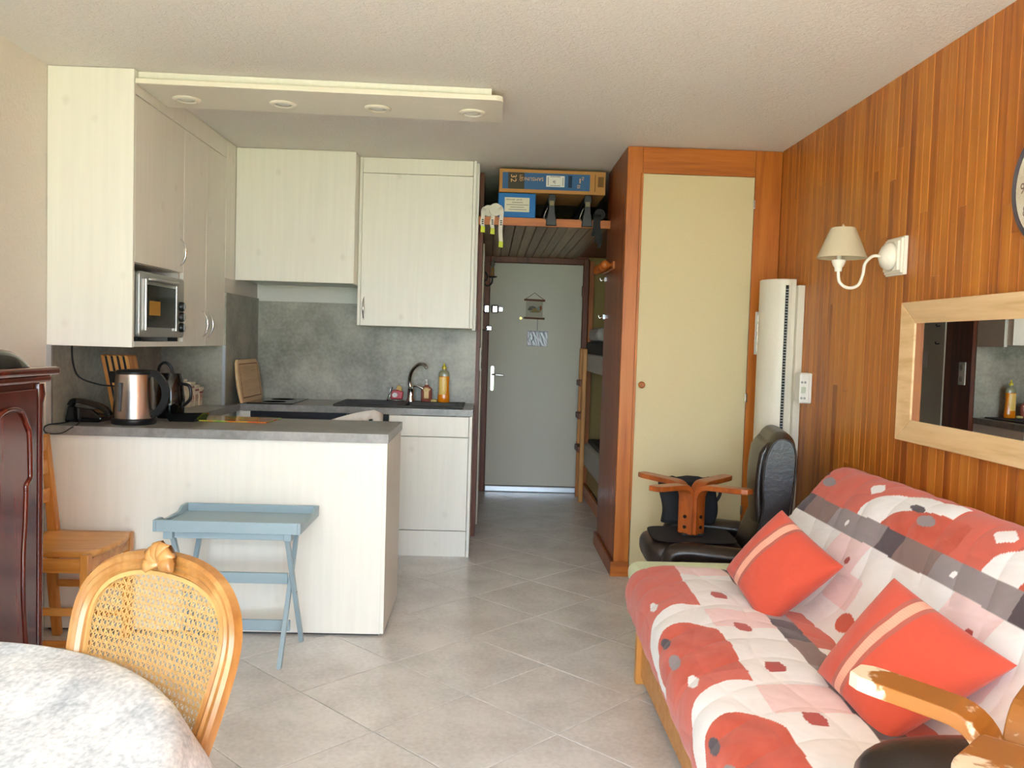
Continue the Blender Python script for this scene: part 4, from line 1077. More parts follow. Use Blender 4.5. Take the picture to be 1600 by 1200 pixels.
box('front_batten', 'blue', tt, -.79, -.760, ty0 + .012, ty0 + .06, tz - .0305, tz - .001, bevel=.002)
def rail_y(z, ya, yb, za, zb): return ya + (yb - ya) * (z - za) / (zb - za)
yy = rail_y(.32, ty0 + .03, ty1 - .045, 0, tz - .031)
box('stretcher', 'blue', tt, -1.203, -.813, yy - .022, yy - .008, .295, .340, bevel=.002)
yy = rail_y(.10, ty0 + .03, ty1 - .045, 0, tz - .031)
box('stretcher', 'blue', tt, -1.203, -.813, yy + .16, yy + .174, .075, .122, bevel=.002)
for s_ in (-1.245, -.772):
    box('pivot', 'steel', tt, s_, s_ + .002, 3.515, 3.527, .255, .267)

# ------------------------------------------------------------------ pine chair between sideboard and peninsula
pc = thing('pine_chair', 'plain pine kitchen chair tucked between sideboard and peninsula', 'chair', (-1.7, 3.5, 0))
mb = MB()
def seatp(u, v):
    y = 3.315 + v * .385; x = -1.88 + u * (.345 + .035 * math.sin(math.pi * v))
    return (x, y, .452 - .008 * math.sin(math.pi * u) * math.sin(math.pi * v))
top = MB().grid(seatp, 12, 12).build('seat', 'pine', pc, smooth=40, solid=.02)
for x, y in ((-1.535, 3.305), (-1.535, 3.695)):
    MB().prism([(x - .028, 0), (x + .008, 0), (x + .012, .46), (x - .022, .46)], y - .018, y + .018, 'y').build('front_leg', 'pine_z', pc, bevel=.004)
for y in (3.305, 3.695):
    MB().prism([(-1.86, 0), (-1.825, 0), (-1.845, .25), (-1.838, .47), (-1.885, .88), (-1.915, .875), (-1.882, .46), (-1.885, .25)], y - .015, y + .015, 'y').build('back_post', 'pine_z', pc, bevel=.004)
for z in (.62, .74, .84):
    box('back_slat', 'pine', pc, -1.9 + (0.9 - z) * .07, -1.886 + (0.9 - z) * .07, 3.321, 3.679, z - .03, z + .03, bevel=.004)
for y in (3.298, 3.688):
    box('seat_rail', 'pine', pc, -1.83, -1.56, y, y + .016, .385, .44, bevel=.002)
    box('stretcher', 'pine', pc, -1.84, -1.562, y + .002, y + .016, .215, .245, bevel=.002)
    box('stretcher', 'pine', pc, -1.84, -1.562, y + .002, y + .016, .09, .115, bevel=.002)
box('seat_rail', 'pine', pc, -1.548, -1.53, 3.325, 3.677, .39, .438, bevel=.002)

# ------------------------------------------------------------------ mahogany sideboard
sb = thing('mahogany_sideboard', 'tall dark mahogany sideboard with carved door panels at the left wall', 'sideboard', (-1.7, 2.2, 0))
sx, sy0, sy1, sz = -1.500, 1.45, 2.935, 1.19
MB().prism([(XL + .01, sy0), (sx - .03, sy0), (sx - .012, sy0 + .03), (sx - .012, sy1 - .03), (sx - .03, sy1), (XL + .01, sy1)], .10, sz - .015).build('carcass', 'mahogany', sb, bevel=.004)
MB().prism([(XL + .005, sy0 - .03), (sx + .02, sy0 - .03), (sx + .035, sy0), (sx + .035, sy1 + .01), (sx + .02, sy1 + .035), (XL + .005, sy1 + .035)], sz - .0145, sz + .012).build('top_board', 'mahogany', sb, bevel=.009, seg=3)
MB().prism([(XL + .008, sy0 - .012), (sx + .005, sy0 - .012), (sx + .012, sy0 + .01), (sx + .012, sy1 - .005), (sx + .005, sy1 + .014), (XL + .008, sy1 + .014)], sz - .040, sz - .015).build('cornice', 'mahogany', sb, bevel=.008, seg=3)
MB().prism([(XL + .008, sy0 - .012), (sx + .005, sy0 - .012), (sx + .012, sy0 + .01), (sx + .012, sy1 - .005), (sx + .005, sy1 + .014), (XL + .008, sy1 + .014)], .0, .10).build('plinth', 'mahogany', sb, bevel=.008, seg=3)
for yc in (sy1 - .035, sy0 + .035):
    MB().lathe([(.016, .11), (.020, .13), (.014, .16), (.014, 1.08), (.020, 1.11), (.016, 1.145)], (sx - .012, yc, 0), 14).build('corner_column', 'mahogany', sb, smooth=40)
for (a, b) in ((sy1 - .075, sy1 - .745), (sy0 + .745, sy0 + .075)):
    dd = box('door', 'mahogany', sb, sx - .0115, sx + .004, b, a, .13, sz - .06, bevel=.003)
    # carved serpentine moulding round the panel
    w = a - b; yc = (a + b) / 2
    pts = []
    ztop = sz - .115
    for k in range(25):
        t = k / 24 * 2 - 1
        pts.append((sx + .007, yc + t * (w / 2 - .075), ztop - .028 * (abs(math.sin(t * math.pi * 1.5)) < .0) - .03 * (1 - abs(math.cos(t * math.pi * 1.5)) ** .7) - .02 * (abs(t) > .93)))
    zl = [1.0, .95, .88, .84, .82, .80, .79, .70, .60, .45, .30, .22]
    right = [(sx + .007, a - .06 - (.022 if z < .83 else 0) * (1 if z > .78 else .8) + .012 * math.sin(z * 9), z) for z in zl]
    left = [(sx + .007, b + .06 + (.022 if z < .83 else 0) * (1 if z > .78 else .8) - .012 * math.sin(z * 9), z) for z in zl[::-1]]
    path = smooth_path([tuple(p) for p in pts[1:-1]], 3) + smooth_path(right, 4) + smooth_path(left, 4)
    MB().tube(path, .009, 8, closed=True, up=(1, 0, 0)).build('carved_moulding', 'mahogany', dd, smooth=True)
    MB().prism([(p[1] * .94 + yc * .06, p[2] * .97 + .6 * .03) for p in path], sx + .0042, sx + .0075, 'x').build('raised_panel', 'mahogany', dd)
    MB().lathe([(.012, 0), (.012, .003), (.006, .003), (.010, .016), (.0, .02)], (sx + .004, (b + .03) if a > 2.5 else (a - .03), .68), 12, 'x').build('key_knob', plain('brass_key', lin(170, 130, 60), .35, 1.0), dd, smooth=40)
bd = thing('black_media_device', 'rounded black glossy device standing on the sideboard', 'device', (-1.615, 2.77, sz + .012))
mb = MB()
def dome(u, v):
    a = 2 * math.pi * u
    r = math.sin(v * math.pi / 2) ** .5 if v > 0 else 0
    h_ = .058 * max(0, 1 - r ** 3.2)
    return (-1.615 + .12 * r * math.cos(a), 2.77 + .15 * r * math.sin(a), sz + .014 + h_)
mb.grid(dome, 40, 10, closed_u=True).build('device_top', 'black_gloss', bd, smooth=True)
o_ = MB().lathe([(.148, .0), (.15, .0018)], (0, 0, 0), 40); o_.v = [(-1.615 + x * .8, 2.77 + y, sz + .0122 + z) for x, y, z in o_.v]
o_.build('device_base', 'black', bd)

# ------------------------------------------------------------------ table with cloth
tx, ty, tr, tzz = -.955, 1.04, .545, .748
tb = thing('round_table', 'round dining table hidden under the pale cloth', 'table', (tx, ty, 0))
MB().lathe([(tr - .012, .715), (tr - .006, .72), (tr - .006, .738), (tr - .012, .742)], (tx, ty, 0), 48).build('table_top', 'cane_wood', tb, smooth=40)
MB().lathe([(.16, 0), (.15, .03), (.06, .07), (.045, .2), (.06, .45), (.05, .66), (.12, .7145)], (tx, ty, 0), 24).build('pedestal', 'cane_wood', tb, smooth=40)
tcl = thing('tablecloth', 'pale grey-blue crushed velvet tablecloth draped over the round table', 'tablecloth', (tx, ty, tzz))
NA, NR = 220, 44
def clothp(u, v):
    a = 2 * math.pi * u
    # the cloth is square: more drop at its four corners
    c4 = (0.5 + 0.5 * math.cos(4 * (a - math.radians(30)))) ** 5
    rmax = tr + .11 + .06 * c4
    s_ = v * rmax
    if s_ <= tr - .01:
        return (tx + s_ * math.cos(a), ty + s_ * math.sin(a), tzz + .0025 * math.sin(7 * s_ * 3 + 5 * a) * v)
    e = s_ - (tr - .01)
    fold = .5 + .5 * math.cos(14 * a + 1.3 * math.sin(3 * a))
    ang = min(e / .035, 1) * (math.pi / 2)
    rr_ = tr - .01 + .022 * math.sin(ang) + (.018 * fold + .060 * c4) * max(0, e - .02) / .12
    zz_ = tzz - (.022 * (1 - math.cos(ang))) - max(0, e - .035) * .97
    return (tx + rr_ * math.cos(a), ty + rr_ * math.sin(a), zz_)
MB().grid(clothp, NA, NR, closed_u=True).build('cloth', 'cloth', tcl, smooth=True, solid=.002)

# ------------------------------------------------------------------ cane-back chair
QC = Vector((-.567, 1.488, .803)); qy, ql, qa, qb, qc = -.562, .266, .21, .135, .14
cw = Vector((math.cos(qy), math.sin(qy), 0)); cbk = Vector((-math.sin(qy), math.cos(qy), 0)); cup = Vector((0, 0, 1)) * math.cos(ql) + cbk * math.sin(ql); cn_ = cw.cross(cup)
ch = thing('cane_back_chair', 'carved oak chair with an arched woven cane back at the table', 'chair', (-.62, 1.30, 0))
def cpt(u, v, d=0.0):
    """point of the curved chair back: u sideways, v up, d towards the back"""
    bend = .376 * u * u
    return QC + cw * u + cup * v + cbk * (d - bend)
def outline(k=0.0, n=64, L=.34):
    pts = []
    for i in range(n + 1):
        t = math.pi * i / n
        c_, s2 = math.cos(t), math.sin(t)
        pts.append(((qa - k) * math.copysign(abs(c_) ** .8, c_), (qb - k) * s2 ** .8))
    low = []
    for i in range(1, 25):
        t = i / 24
        low.append((qa - k + (qc - qa) * t ** 1.4, -t * (L - k)))
    return pts, low
pts, low = outline(.015)
loop = [(x, y) for x, y in low[::-1]] + pts + [(-x, y) for x, y in low]
prof = [(-.018, -.010), (-.013, -.016), (-.004, -.013), (0, -.017), (.006, -.013), (.012, -.016), (.018, -.009), (.019, .006), (.010, .013), (-.010, .013), (-.019, .006)]
def frame_sweep(loop2, prof, closed):
    P = [cpt(u, v) for u, v in loop2]
    return MB().sweep(P, prof, tuple(cbk), closed)
n0 = len(loop)
frame_sweep(loop, prof, True).build('back_frame', 'cane_wood', ch, smooth=35)
# carved shell crest
shc = MB()
def shell(u, v):
    a = math.radians(200 - 220 * u)
    r = .030 * v * (1 + .10 * abs(math.sin(u * math.pi * 6)))
    q = cpt(0, qb - .010) + cw * (r * math.cos(a)) + cup * (r * math.sin(a) * 1.05)
    return tuple(q - cbk * (.020 + .014 * math.sin(min(v, 1) * math.pi * .8) + .004 * math.sin(u * math.pi * 12) * v))
shc.grid(shell, 48, 8).build('shell_crest', 'cane_wood', ch, smooth=True, solid=.022)
# woven cane: pairs of horizontal and vertical strands, single diagonals
pts2, low2 = outline(.033)
poly2 = [(x, y) for x, y in low2[::-1]] + pts2 + [(-x, y) for x, y in low2]
PA = np.array(poly2)
def inside(u, v):
    x, y = PA[:, 0], PA[:, 1]; x2, y2 = np.roll(x, -1), np.roll(y, -1)
    c = ((y > v) != (y2 > v)) & (u < (x2 - x) * (v - y) / (y2 - y + 1e-12) + x)
    return c.sum() % 2 == 1
cane = MB()
def strand(p0, d, Lmax, w, dep, wob):
    run = []
    steps = int(Lmax / .004)
    for k in range(steps + 1):
        s_ = k * .004; u = p0[0] + d[0] * s_; v = p0[1] + d[1] * s_
        if inside(u, v):
            run.append((u, v, dep + wob * math.sin(s_ / .0127 * math.pi)))
        if (not inside(u, v) or k == steps) and run:
            if len(run) > 2:
                nx, ny = -d[1] * w / 2, d[0] * w / 2
                vs = []; fs = []
                for (u_, v_, dd_) in run[::2] + ([run[-1]] if len(run) % 2 == 0 else []):
                    vs.append(tuple(cpt(u_ - nx, v_ - ny, dd_))); vs.append(tuple(cpt(u_ + nx, v_ + ny, dd_)))
                for i in range(len(vs) // 2 - 1):
                    fs.append((2 * i, 2 * i + 1, 2 * i + 3, 2 * i + 2))
                cane.add(vs, fs)
            run = []
P_ = .0135
for k in range(-18, 19):
    for o in (-.00125, .00125):
        strand((k * P_ + o, -.34), (0, 1), .52, .0018, .0008, .0007)
for k in range(-26, 14):
    for o in (-.00125, .00125):
        strand((-.24, k * P_ + o), (1, 0), .48, .0018, .0, -.0007)
r2 = math.sqrt(.5)
for k in range(-50, 60):
    strand((-.24, -.24 + k * P_), (r2, r2), .75, .0019, -.0012, .0005)
    strand((.24, -.24 + k * P_), (-r2, r2), .75, .0019, -.0018, .0005)
cane.build('cane_panel', 'cane', ch, kind='stuff', fix=False)
# binding that covers the cane ends
pts3, low3 = outline(.036)
loop3 = [(x, y) for x, y in low3[::-1]] + pts3 + [(-x, y) for x, y in low3]
MB().sweep([cpt(u, v, -.004) for u, v in loop3], [(-.004, -.003), (.004, -.003), (.004, .003), (-.004, .003)], tuple(cbk), True).build('cane_binding', 'cane', ch, smooth=35)
# seat, rails and legs under the cloth
sc0 = Vector((QC.x, QC.y, 0)) - cbk * .34
def loc(u, d, z): 
    q = sc0 + cw * u + cbk * d; return (q.x, q.y, z)
MB().prism([loc(u, d, 0)[:2] for u, d in ((-.20, .20), (-.23, -.20), (-.15, -.25), (.15, -.25), (.23, -.20), (.20, .20))], .42, .455).build('seat', 'cane', ch, bevel=.012, seg=3)
MB().prism([loc(u, d, 0)[:2] for u, d in ((-.205, .205), (-.235, -.205), (-.15, -.26), (.15, -.26), (.235, -.205), (.205, .205))], .35, .4195).build('seat_rail', 'cane_wood', ch, bevel=.008)
for u, d in ((-.20, -.19), (.20, -.19)):
    MB().tube(smooth_path([loc(u, d, .352), loc(u * 1.05, d - .02, .25), loc(u * .98, d + .01, .10), loc(u * 1.05, d - .02, .0)], 6), .022, 10, scales=[1.15 - .55 * k / 18 for k in range(19)]).build('front_leg', 'cane_wood', ch, smooth=True)
for s_ in (-1, 1):
    a_ = cpt(s_ * (qc - .012), -.325)
    MB().tube(smooth_path([tuple(a_), loc(s_ * .175, .20, .42), loc(s_ * .18, .22, .25), loc(s_ * .19, .29, .0)], 6), .019, 10, scales=[.95 - .3 * k / 18 for k in range(19)]).build('back_leg', 'cane_wood', ch, smooth=True)

# ------------------------------------------------------------------ sofa
SY0, SY1 = .92, 3.40
sf = thing('click_clack_sofa', 'low sofa bed under a coral, white and grey quilted patchwork cover', 'sofa', (1.1, 2.25, 0))
box('base_front', 'pine', sf, .635, .655, SY0 + .05, SY1 - .12, .03, .30, bevel=.003)
box('base_body', 'dark_wood', sf, .66, 1.50, SY0 + .08, SY1 - .14, .03, .25)
for x in (.615, 1.40):
    for y in (SY0 + .03, SY1 - .13):
        box('leg', 'pine_z', sf, x, x + .045, y, y + .04, .0, .31, bevel=.004)
grn = plain('pale_green_cotton', lin(222, 232, 200), .9, bump=.2, bscale=80)
MB().prism(rrect(.66, 1.14, SY0 + .04, SY1 - .06, .05), .262, .345).build('mattress', grn, sf, bevel=.025, seg=3)
MB().prism(rrect(.615, 1.20, SY1 - .10, SY1 + .20, .07), .335, .415).build('mattress_end', grn, sf, bevel=.032, seg=4, smooth=50)

CORAL = np.array(lin(206, 94, 74)[:3]); MOT = np.array(lin(196, 74, 44)[:3]); WHT = np.array(lin(240, 236, 236)[:3]); PNK = np.array(lin(238, 208, 208)[:3])
GRY = np.array(lin(146, 134, 136)[:3]); BRN = np.array(lin(134, 108, 102)[:3]); CHR = np.array(lin(84, 70, 76)[:3]); DRD = np.array(lin(176, 66, 56)[:3])
def vnoise(a, b, seed=0):
    r = 0
    for k in range(1, 5):
        f = 2.0 ** k
        r = r + np.sin(a * 7.3 * f + 1.7 * k + seed + 2.1 * np.sin(b * 5.1 * f + k)) * np.cos(b * 6.1 * f - .6 * k + 1.4 * np.sin(a * 4.7 * f)) / f
    return r
def put(col, mask, c): col[mask] = c
def seat_cols(x, y):
    col = np.tile(CORAL, (len(x), 1))
    y = y + .012 * vnoise(x * .6, y * .6); x2 = x + .008 * vnoise(y * .5, x * .5, 3)
    p = np.mod(3.32 - y, .655)
    dist = 3.32 - y
    for dp_ in (0.0, .655):
        q = p + dp_
        ok = dist - q > -.1
        outer = (((x2 - .66) / .24) ** 2 + ((q - .93) / .47) ** 2 < 1) & (q < .93) & ok
        inner = (((x2 - .60) / .14) ** 2 + ((q - .93) / .29) ** 2 < 1) & (q < 1.05) & ok
        put(col, outer, WHT)
        n_ = (.5 + .5 * vnoise(x * 2.2, y * 1.2, 5))[:, None]
        col[inner] = (MOT * (.85 + .3 * n_) + (CORAL - MOT) * n_ * .6)[inner]
    put(col, ((x2 - .535) / .016) ** 2 + ((p - .09) / .040) ** 2 + 9 * (dist < .5) < 1, CHR)
    put(col, ((x2 - .535) / .018) ** 2 + ((p - .245) / .048) ** 2 + 9 * (dist < .5) < 1, GRY)
    put(col, (np.abs(x2 - .555) / .018 + np.abs(p - .415) / .06 < 1) & (np.abs(p - .415) < .04), WHT)
    band = (x2 > .705) & (x2 < .90)
    put(col, band, WHT)
    put(col, band & (np.mod(3.32 - y + .02, .62) > .56 - .02) , PNK)
    put(col, band & (np.mod(3.32 - y + .02, .62) < .10), PNK)
    m = np.mod(3.32 - y, .33)
    put(col, band & (np.abs(x2 - .79) < .028 - .25 * np.abs(m - .345 % .33 - .02)) & (np.abs(m - .03) < .035) & (dist > .2), DRD)
    g = (x2 >= .90)
    put(col, g, GRY)
    m = np.mod(3.40 - y, .66)
    put(col, g & (m < .20), CHR); put(col, g & (m >= .20) & (m < .40), BRN)
    put(col, x2 > .985, CORAL)
    m = np.mod(3.1 - y, .6)
    put(col, (x2 > .985) & (m < .22), WHT)
    return col
def back_cols(y, v):
    col = np.tile(WHT, (len(y), 1))
    y = y + .012 * vnoise(v * .6, y * .6, 1); v = v + .006 * vnoise(y * .5, v * .5, 4)
    top = v > .40
    put(col, top, CORAL)
    p = np.mod(3.52 - y, .78)
    for dp_ in (0.0, .78):
        q = p + dp_
        ok = 3.52 - y - q > -.1
        outer = (((v - .42) / .16) ** 2 + ((q - .98) / .50) ** 2 < 1) & (q < .98) & top & ok
        inner = (((v - .40) / .115) ** 2 + ((q - .98) / .33) ** 2 < 1) & (q < 1.10) & top & ok
        put(col, outer, WHT)
        n_ = (.5 + .5 * vnoise(v * 2.2, y * 1.2, 5))[:, None]
        col[inner] = (MOT * (.85 + .3 * n_) + (CORAL - MOT) * n_ * .6)[inner]
    put(col, ((v - .505) / .014) ** 2 + ((p - .78 + .0) / .05) ** 2 < 1, CHR)
    put(col, ((v - .505) / .014) ** 2 + ((p - .0) / .05) ** 2 < 1, CHR)
    put(col, ((v - .475) / .022) ** 2 + ((p - .10) / .05) ** 2 < 1, GRY)
    put(col, (np.abs(v - .52) / .03 + np.abs(p - .46) / .06 < 1) & (np.abs(p - .46) < .045), WHT)
    g = (v > .315) & (v <= .40)
    put(col, g, GRY)
    m = np.mod(3.55 - y, .745)
    put(col, g & (m < .13), CHR); put(col, g & (m >= .13) & (m < .36), BRN)
    put(col, ((v - .355) / .012) ** 2 + ((np.mod(3.19 - y, .71) - .13) / .010) ** 2 < 1, WHT)
    lo = (v <= .315)
    m = np.mod(3.05 - y, .745)
    put(col, lo & (m < .235) & (v > .20), PNK)
    m2 = np.mod(2.90 - y, .745)
    put(col, lo & (m2 < .20) & (v <= .20) & (v > .09), PNK)
    put(col, ((v - .06) / .035) ** 2 + ((np.mod(2.72 - y, .6) - .06) / .05) ** 2 < 1, CORAL)
    put(col, ((v - .235) / .014) ** 2 + ((np.mod(2.16 - y, .745) - .02) / .018) ** 2 < 1, DRD)
    return col
MT['quilt'] = attr_mat('patchwork_quilt')
def profile(pts, n):
    P = smooth_path(pts, 14); d = [0.0]
    for a, b in zip(P[:-1], P[1:]): d.append(d[-1] + (b - a).length)
    out = []
    j = 0
    for k in range(n + 1):
        t = d[-1] * k / n
        while j < len(d) - 2 and d[j + 1] < t: j += 1
        f = (t - d[j]) / max(1e-9, d[j + 1] - d[j]); out.append(P[j].lerp(P[j + 1], min(1, f)))
    return out, d[-1]
def quilt(name, pr, n_t, n_s, y0, y1, cols_fn, arc0, thick, end=.07, shear=0.0):
    P, Ltot = profile(pr, n_t)
    C = np.array([(p.x, p.z) for p in P])
    mid = C.mean(0)
    ys = np.linspace(0, 1, n_s + 1)
    S, Tt = np.meshgrid(ys, np.arange(n_t + 1), indexing='ij')
    y = y0 + S * (y1 - y0)
    # ends curl inwards
    e0 = np.clip((y - y0) / end, 0, 1); e1 = np.clip((y1 - y) / end, 0, 1)
    k = np.sqrt(np.clip(1 - (1 - np.minimum(e0, e1)) ** 2, 0, 1))
    k = .55 + .45 * k
    x = mid[0] + (C[Tt, 0] - mid[0]) * (1 - (1 - k) * .25); z = mid[1] + (C[Tt, 1] - mid[1]) * k
    # quilting: puffs between stitched wavy lines
    t_len = Tt / n_t * Ltot
    puff = .006 * np.abs(np.sin(y * math.pi / .165 + 1.2 * np.sin(t_len * 9))) ** .6 * np.abs(np.sin(t_len * math.pi / .17 + .8 * np.sin(y * 6))) ** .6 + .005 * vnoise(y * .8, t_len * .8, 2)
    dx = np.gradient(C[:, 0]); dz = np.gradient(C[:, 1]); nn = np.hypot(dx, dz); nx, nz = -dz / nn, dx / nn
    x = x + nx[Tt] * puff; z = z + nz[Tt] * puff
    yy_ = np.where(S < .5, y0 + (y - y0), y)
    x = x + shear * (y - 2.4)
    vs = np.stack([x, y, z], -1).reshape(-1, 3)
    cols = cols_fn(vs, (arc0 + t_len).ravel())
    mb = MB(); w = n_t + 1
    mb.v = [tuple(v) for v in vs.tolist()]
    idx = np.arange((n_s + 1) * w).reshape(n_s + 1, w)
    F_ = np.stack([idx[:-1, :-1], idx[1:, :-1], idx[1:, 1:], idx[:-1, 1:]], -1).reshape(-1, 4)
    mb.f = [tuple(f) for f in F_.tolist()]
    # end caps
    mb.f.append(tuple(idx[0, :].tolist())); mb.f.append(tuple(idx[-1, ::-1].tolist()))
    c4 = np.concatenate([cols, np.ones((len(cols), 1))], 1)
    return mb.build(name, 'quilt', sf, smooth=True, cols=c4, fix=False)
seat_pr = [(.640, 0, .235), (.575, 0, .255), (.545, 0, .32), (.560, 0, .395), (.615, 0, .435), (.72, 0, .450), (.88, 0, .448), (1.02, 0, .432), (1.15, 0, .40)]
# arc length at which the flat top starts, so that x and arc agree on the top
quilt('seat_cover', seat_pr, 230, 760, SY0, SY1, lambda vs, t: seat_cols(.40 + (t - .10) * .985, vs[:, 1]), 0.0, .1, shear=.035)
back_pr = [(1.10, 0, .40), (1.17, 0, .46), (1.25, 0, .58), (1.335, 0, .70), (1.41, 0, .80), (1.475, 0, .848), (1.545, 0, .845), (1.60, 0, .79), (1.615, 0, .68), (1.61, 0, .45)]
quilt('back_cover', back_pr, 250, 760, SY0, 3.53, lambda vs, t: back_cols(vs[:, 1], t - .035), 0.0, .1, end=.06)

# ------------------------------------------------------------------ orange cushions
MT['cushion'] = attr_mat('woven_orange_cotton', .9, .2, 500)
ORG = np.array(lin(204, 80, 58)[:3]); MAU = np.array(lin(176, 92, 78)[:3]); PAL = np.array(lin(238, 170, 144)[:3])
def cushion(name, label, cor, stripe, th):
    T_, L_, B_, R_ = [np.array(c) for c in cor]
    n = np.cross(L_ - T_, R_ - T_); n /= np.linalg.norm(n)
    if n[2] < 0: n = -n
    c = (T_ + L_ + B_ + R_) / 4
    r = thing(name, label, 'cushion', tuple(c - np.array([0, 0, .12])), group='orange striped cushions on the sofa')
    nu = 140; g = np.linspace(0, 1, nu + 1)
    U, V = np.meshgrid(g, g, indexing='ij')   # U: from edge TL to edge RB, V: from T/R side to L/B side
    for side, nm in ((1, 'front_cover'), (-1, 'rear_cover')):
        e = (np.clip(1 - (2 * U - 1) ** 2, 0, 1) * np.clip(1 - (2 * V - 1) ** 2, 0, 1))
        pull = .018 * (1 - (2 * U - 1) ** 2) * np.sign(V - .5) * np.abs(2 * V - 1) ** 3, .018 * (1 - (2 * V - 1) ** 2) * np.sign(U - .5) * np.abs(2 * U - 1) ** 3
        V2 = V - pull[0]; U2 = U - pull[1]
        base = ((1 - U2) * (1 - V2))[..., None] * T_ + ((1 - U2) * V2)[..., None] * L_ + (U2 * V2)[..., None] * B_ + (U2 * (1 - V2))[..., None] * R_
        hgt = th * e ** .42 * (1 + .05 * vnoise(U * .5, V * .5, 2))
        P = base + n * (hgt * side)[..., None]
        cols = np.tile(ORG, ((nu + 1) ** 2, 1)).reshape(nu + 1, nu + 1, 3)
        d = np.abs(U - stripe)
        cols[d < .085] = MAU
        inn = d < .045
        cols[inn] = PAL
        cols[inn & (np.mod(V * 46, 1) < .42)] = PAL * .8 + MAU * .2
        idx = np.arange((nu + 1) ** 2).reshape(nu + 1, nu + 1)
        F_ = np.stack([idx[:-1, :-1], idx[1:, :-1], idx[1:, 1:], idx[:-1, 1:]], -1).reshape(-1, 4)
        if side < 0: F_ = F_[:, ::-1]
        mb = MB(); mb.v = [tuple(p) for p in P.reshape(-1, 3).tolist()]; mb.f = [tuple(f) for f in F_.tolist()]
        mb.build(nm, 'cushion', r, smooth=True, cols=np.concatenate([cols.reshape(-1, 3), np.ones(((nu + 1) ** 2, 1))], 1), fix=False)
    return r
cushion('scatter_cushion', 'orange striped cushion at the far end of the sofa', [(1.078, 3.022, .755), (.90, 3.077, .517), (.954, 2.786, .40), (1.187, 2.731, .628)], .33, .080)
cushion('scatter_cushion', 'orange striped cushion nearer the camera, behind the upturned footstool', [(1.114, 2.241, .726), (.913, 2.233, .466), (.94, 1.902, .423), (1.251, 1.91, .615)], .36, .085)

# ------------------------------------------------------------------ leather recliner behind the sofa
rcx = thing('leather_recliner', 'dark brown leather recliner behind the sofa, facing the kitchen', 'armchair', (1.2, 4.1, 0))
box('seat', 'leather', rcx, .86, 1.36, 3.83, 4.36, .15, .285, bevel=.05, seg=4)
box('base_plinth', 'leather', rcx, .95, 1.40, 3.80, 4.40, .0, .149, bevel=.03, seg=3)
def arm(y, nm):
    pts = smooth_path([(.885, y, .30), (.895, y, .375), (.96, y, .398), (1.10, y, .392), (1.25, y, .385), (1.38, y, .38)], 6)
    pr = [(.060 * math.cos(2 * math.pi * k / 14), .042 * math.sin(2 * math.pi * k / 14)) for k in range(14)]
    a_ = MB().sweep(pts, pr, (0, 0, 1)).build(nm, 'leather', rcx, smooth=50)
    MB().prism(rrect(.92, 1.40, .02, .36, .05), y - .045, y + .045, 'y').build('arm_panel', 'leather', a_, bevel=.03, seg=3, smooth=40)
arm(3.77, 'armrest'); arm(4.42, 'armrest')
# backrest: shell profile swept across the chair's width, with rounded wings
def bprof(s_, w):
    pass
bpath = [(1.34, .22), (1.36, .40), (1.405, .55), (1.425, .70), (1.435, .80), (1.45, .865), (1.485, .905)]
outl0 = [(1.22, .24), (1.265, .40), (1.325, .52), (1.345, .62), (1.338, .72), (1.350, .83), (1.395, .905), (1.455, .925), (1.515, .90), (1.538, .83), (1.530, .70), (1.512, .55), (1.47, .38), (1.45, .22)]
outl = [(1.285 + (x - 1.338) * .78, z + .03 * max(0, (z - .5) / .4)) for x, z in outl0]
ol = smooth_path([(p[0], 0, p[1]) for p in outl] , 5)
def backblk(name, y0, y1, inset, mat='leather', bev=.035):
    cx = sum(p.x for p in ol) / len(ol); cz = sum(p.z for p in ol) / len(ol)
    poly = [(cx + (p.x - cx) * (1 - inset), cz + (p.z - cz) * (1 - inset * .6)) for p in ol]
    nY = 9
    mb = MB(); rings = []
    n = len(poly)
    vs = []; fs = []
    for i in range(nY + 1):
        t = i / nY; yv = y0 + (y1 - y0) * t
        e = min(t, 1 - t) * 2
        k = 1 - .14 * max(0, 1 - e * 3.2) ** 2
        for (px, pz) in poly:
            vs.append((cx + (px - cx) * k, yv, cz + (pz - cz) * (1 - (1 - k) * .6)))
    for i in range(nY):
        for j in range(n):
            fs.append((i * n + j, i * n + (j + 1) % n, (i + 1) * n + (j + 1) % n, (i + 1) * n + j))
    fs.append(tuple(range(n - 1, -1, -1))); fs.append(tuple(nY * n + j for j in range(n)))
    mb.add(vs, fs)
    return mb.build(name, mat, rcx, smooth=60)
bs = backblk('backrest', 3.84, 4.36, 0.0)
lp = [(p.x * .90 + .1365, 3.836, p.z * .93 + .04) for p in ol[8:-8]]
MB().tube(lp, .004, 6).build('piping', 'leather', bs, smooth=True)
MB().grid(lambda u, v: (1.300 - .020 * math.sin(math.pi * u) - .012 * math.sin(math.pi * v) + .03 * (u > .9) * (u - .9) * 10, 3.88 + .44 * v, .50 + .40 * u), 16, 16).build('head_pad', 'leather', bs, smooth=True, solid=.03)

rcx.rotation_euler = (0, 0, math.radians(-12)); rcx.location = (1.235, 4.10, 0)

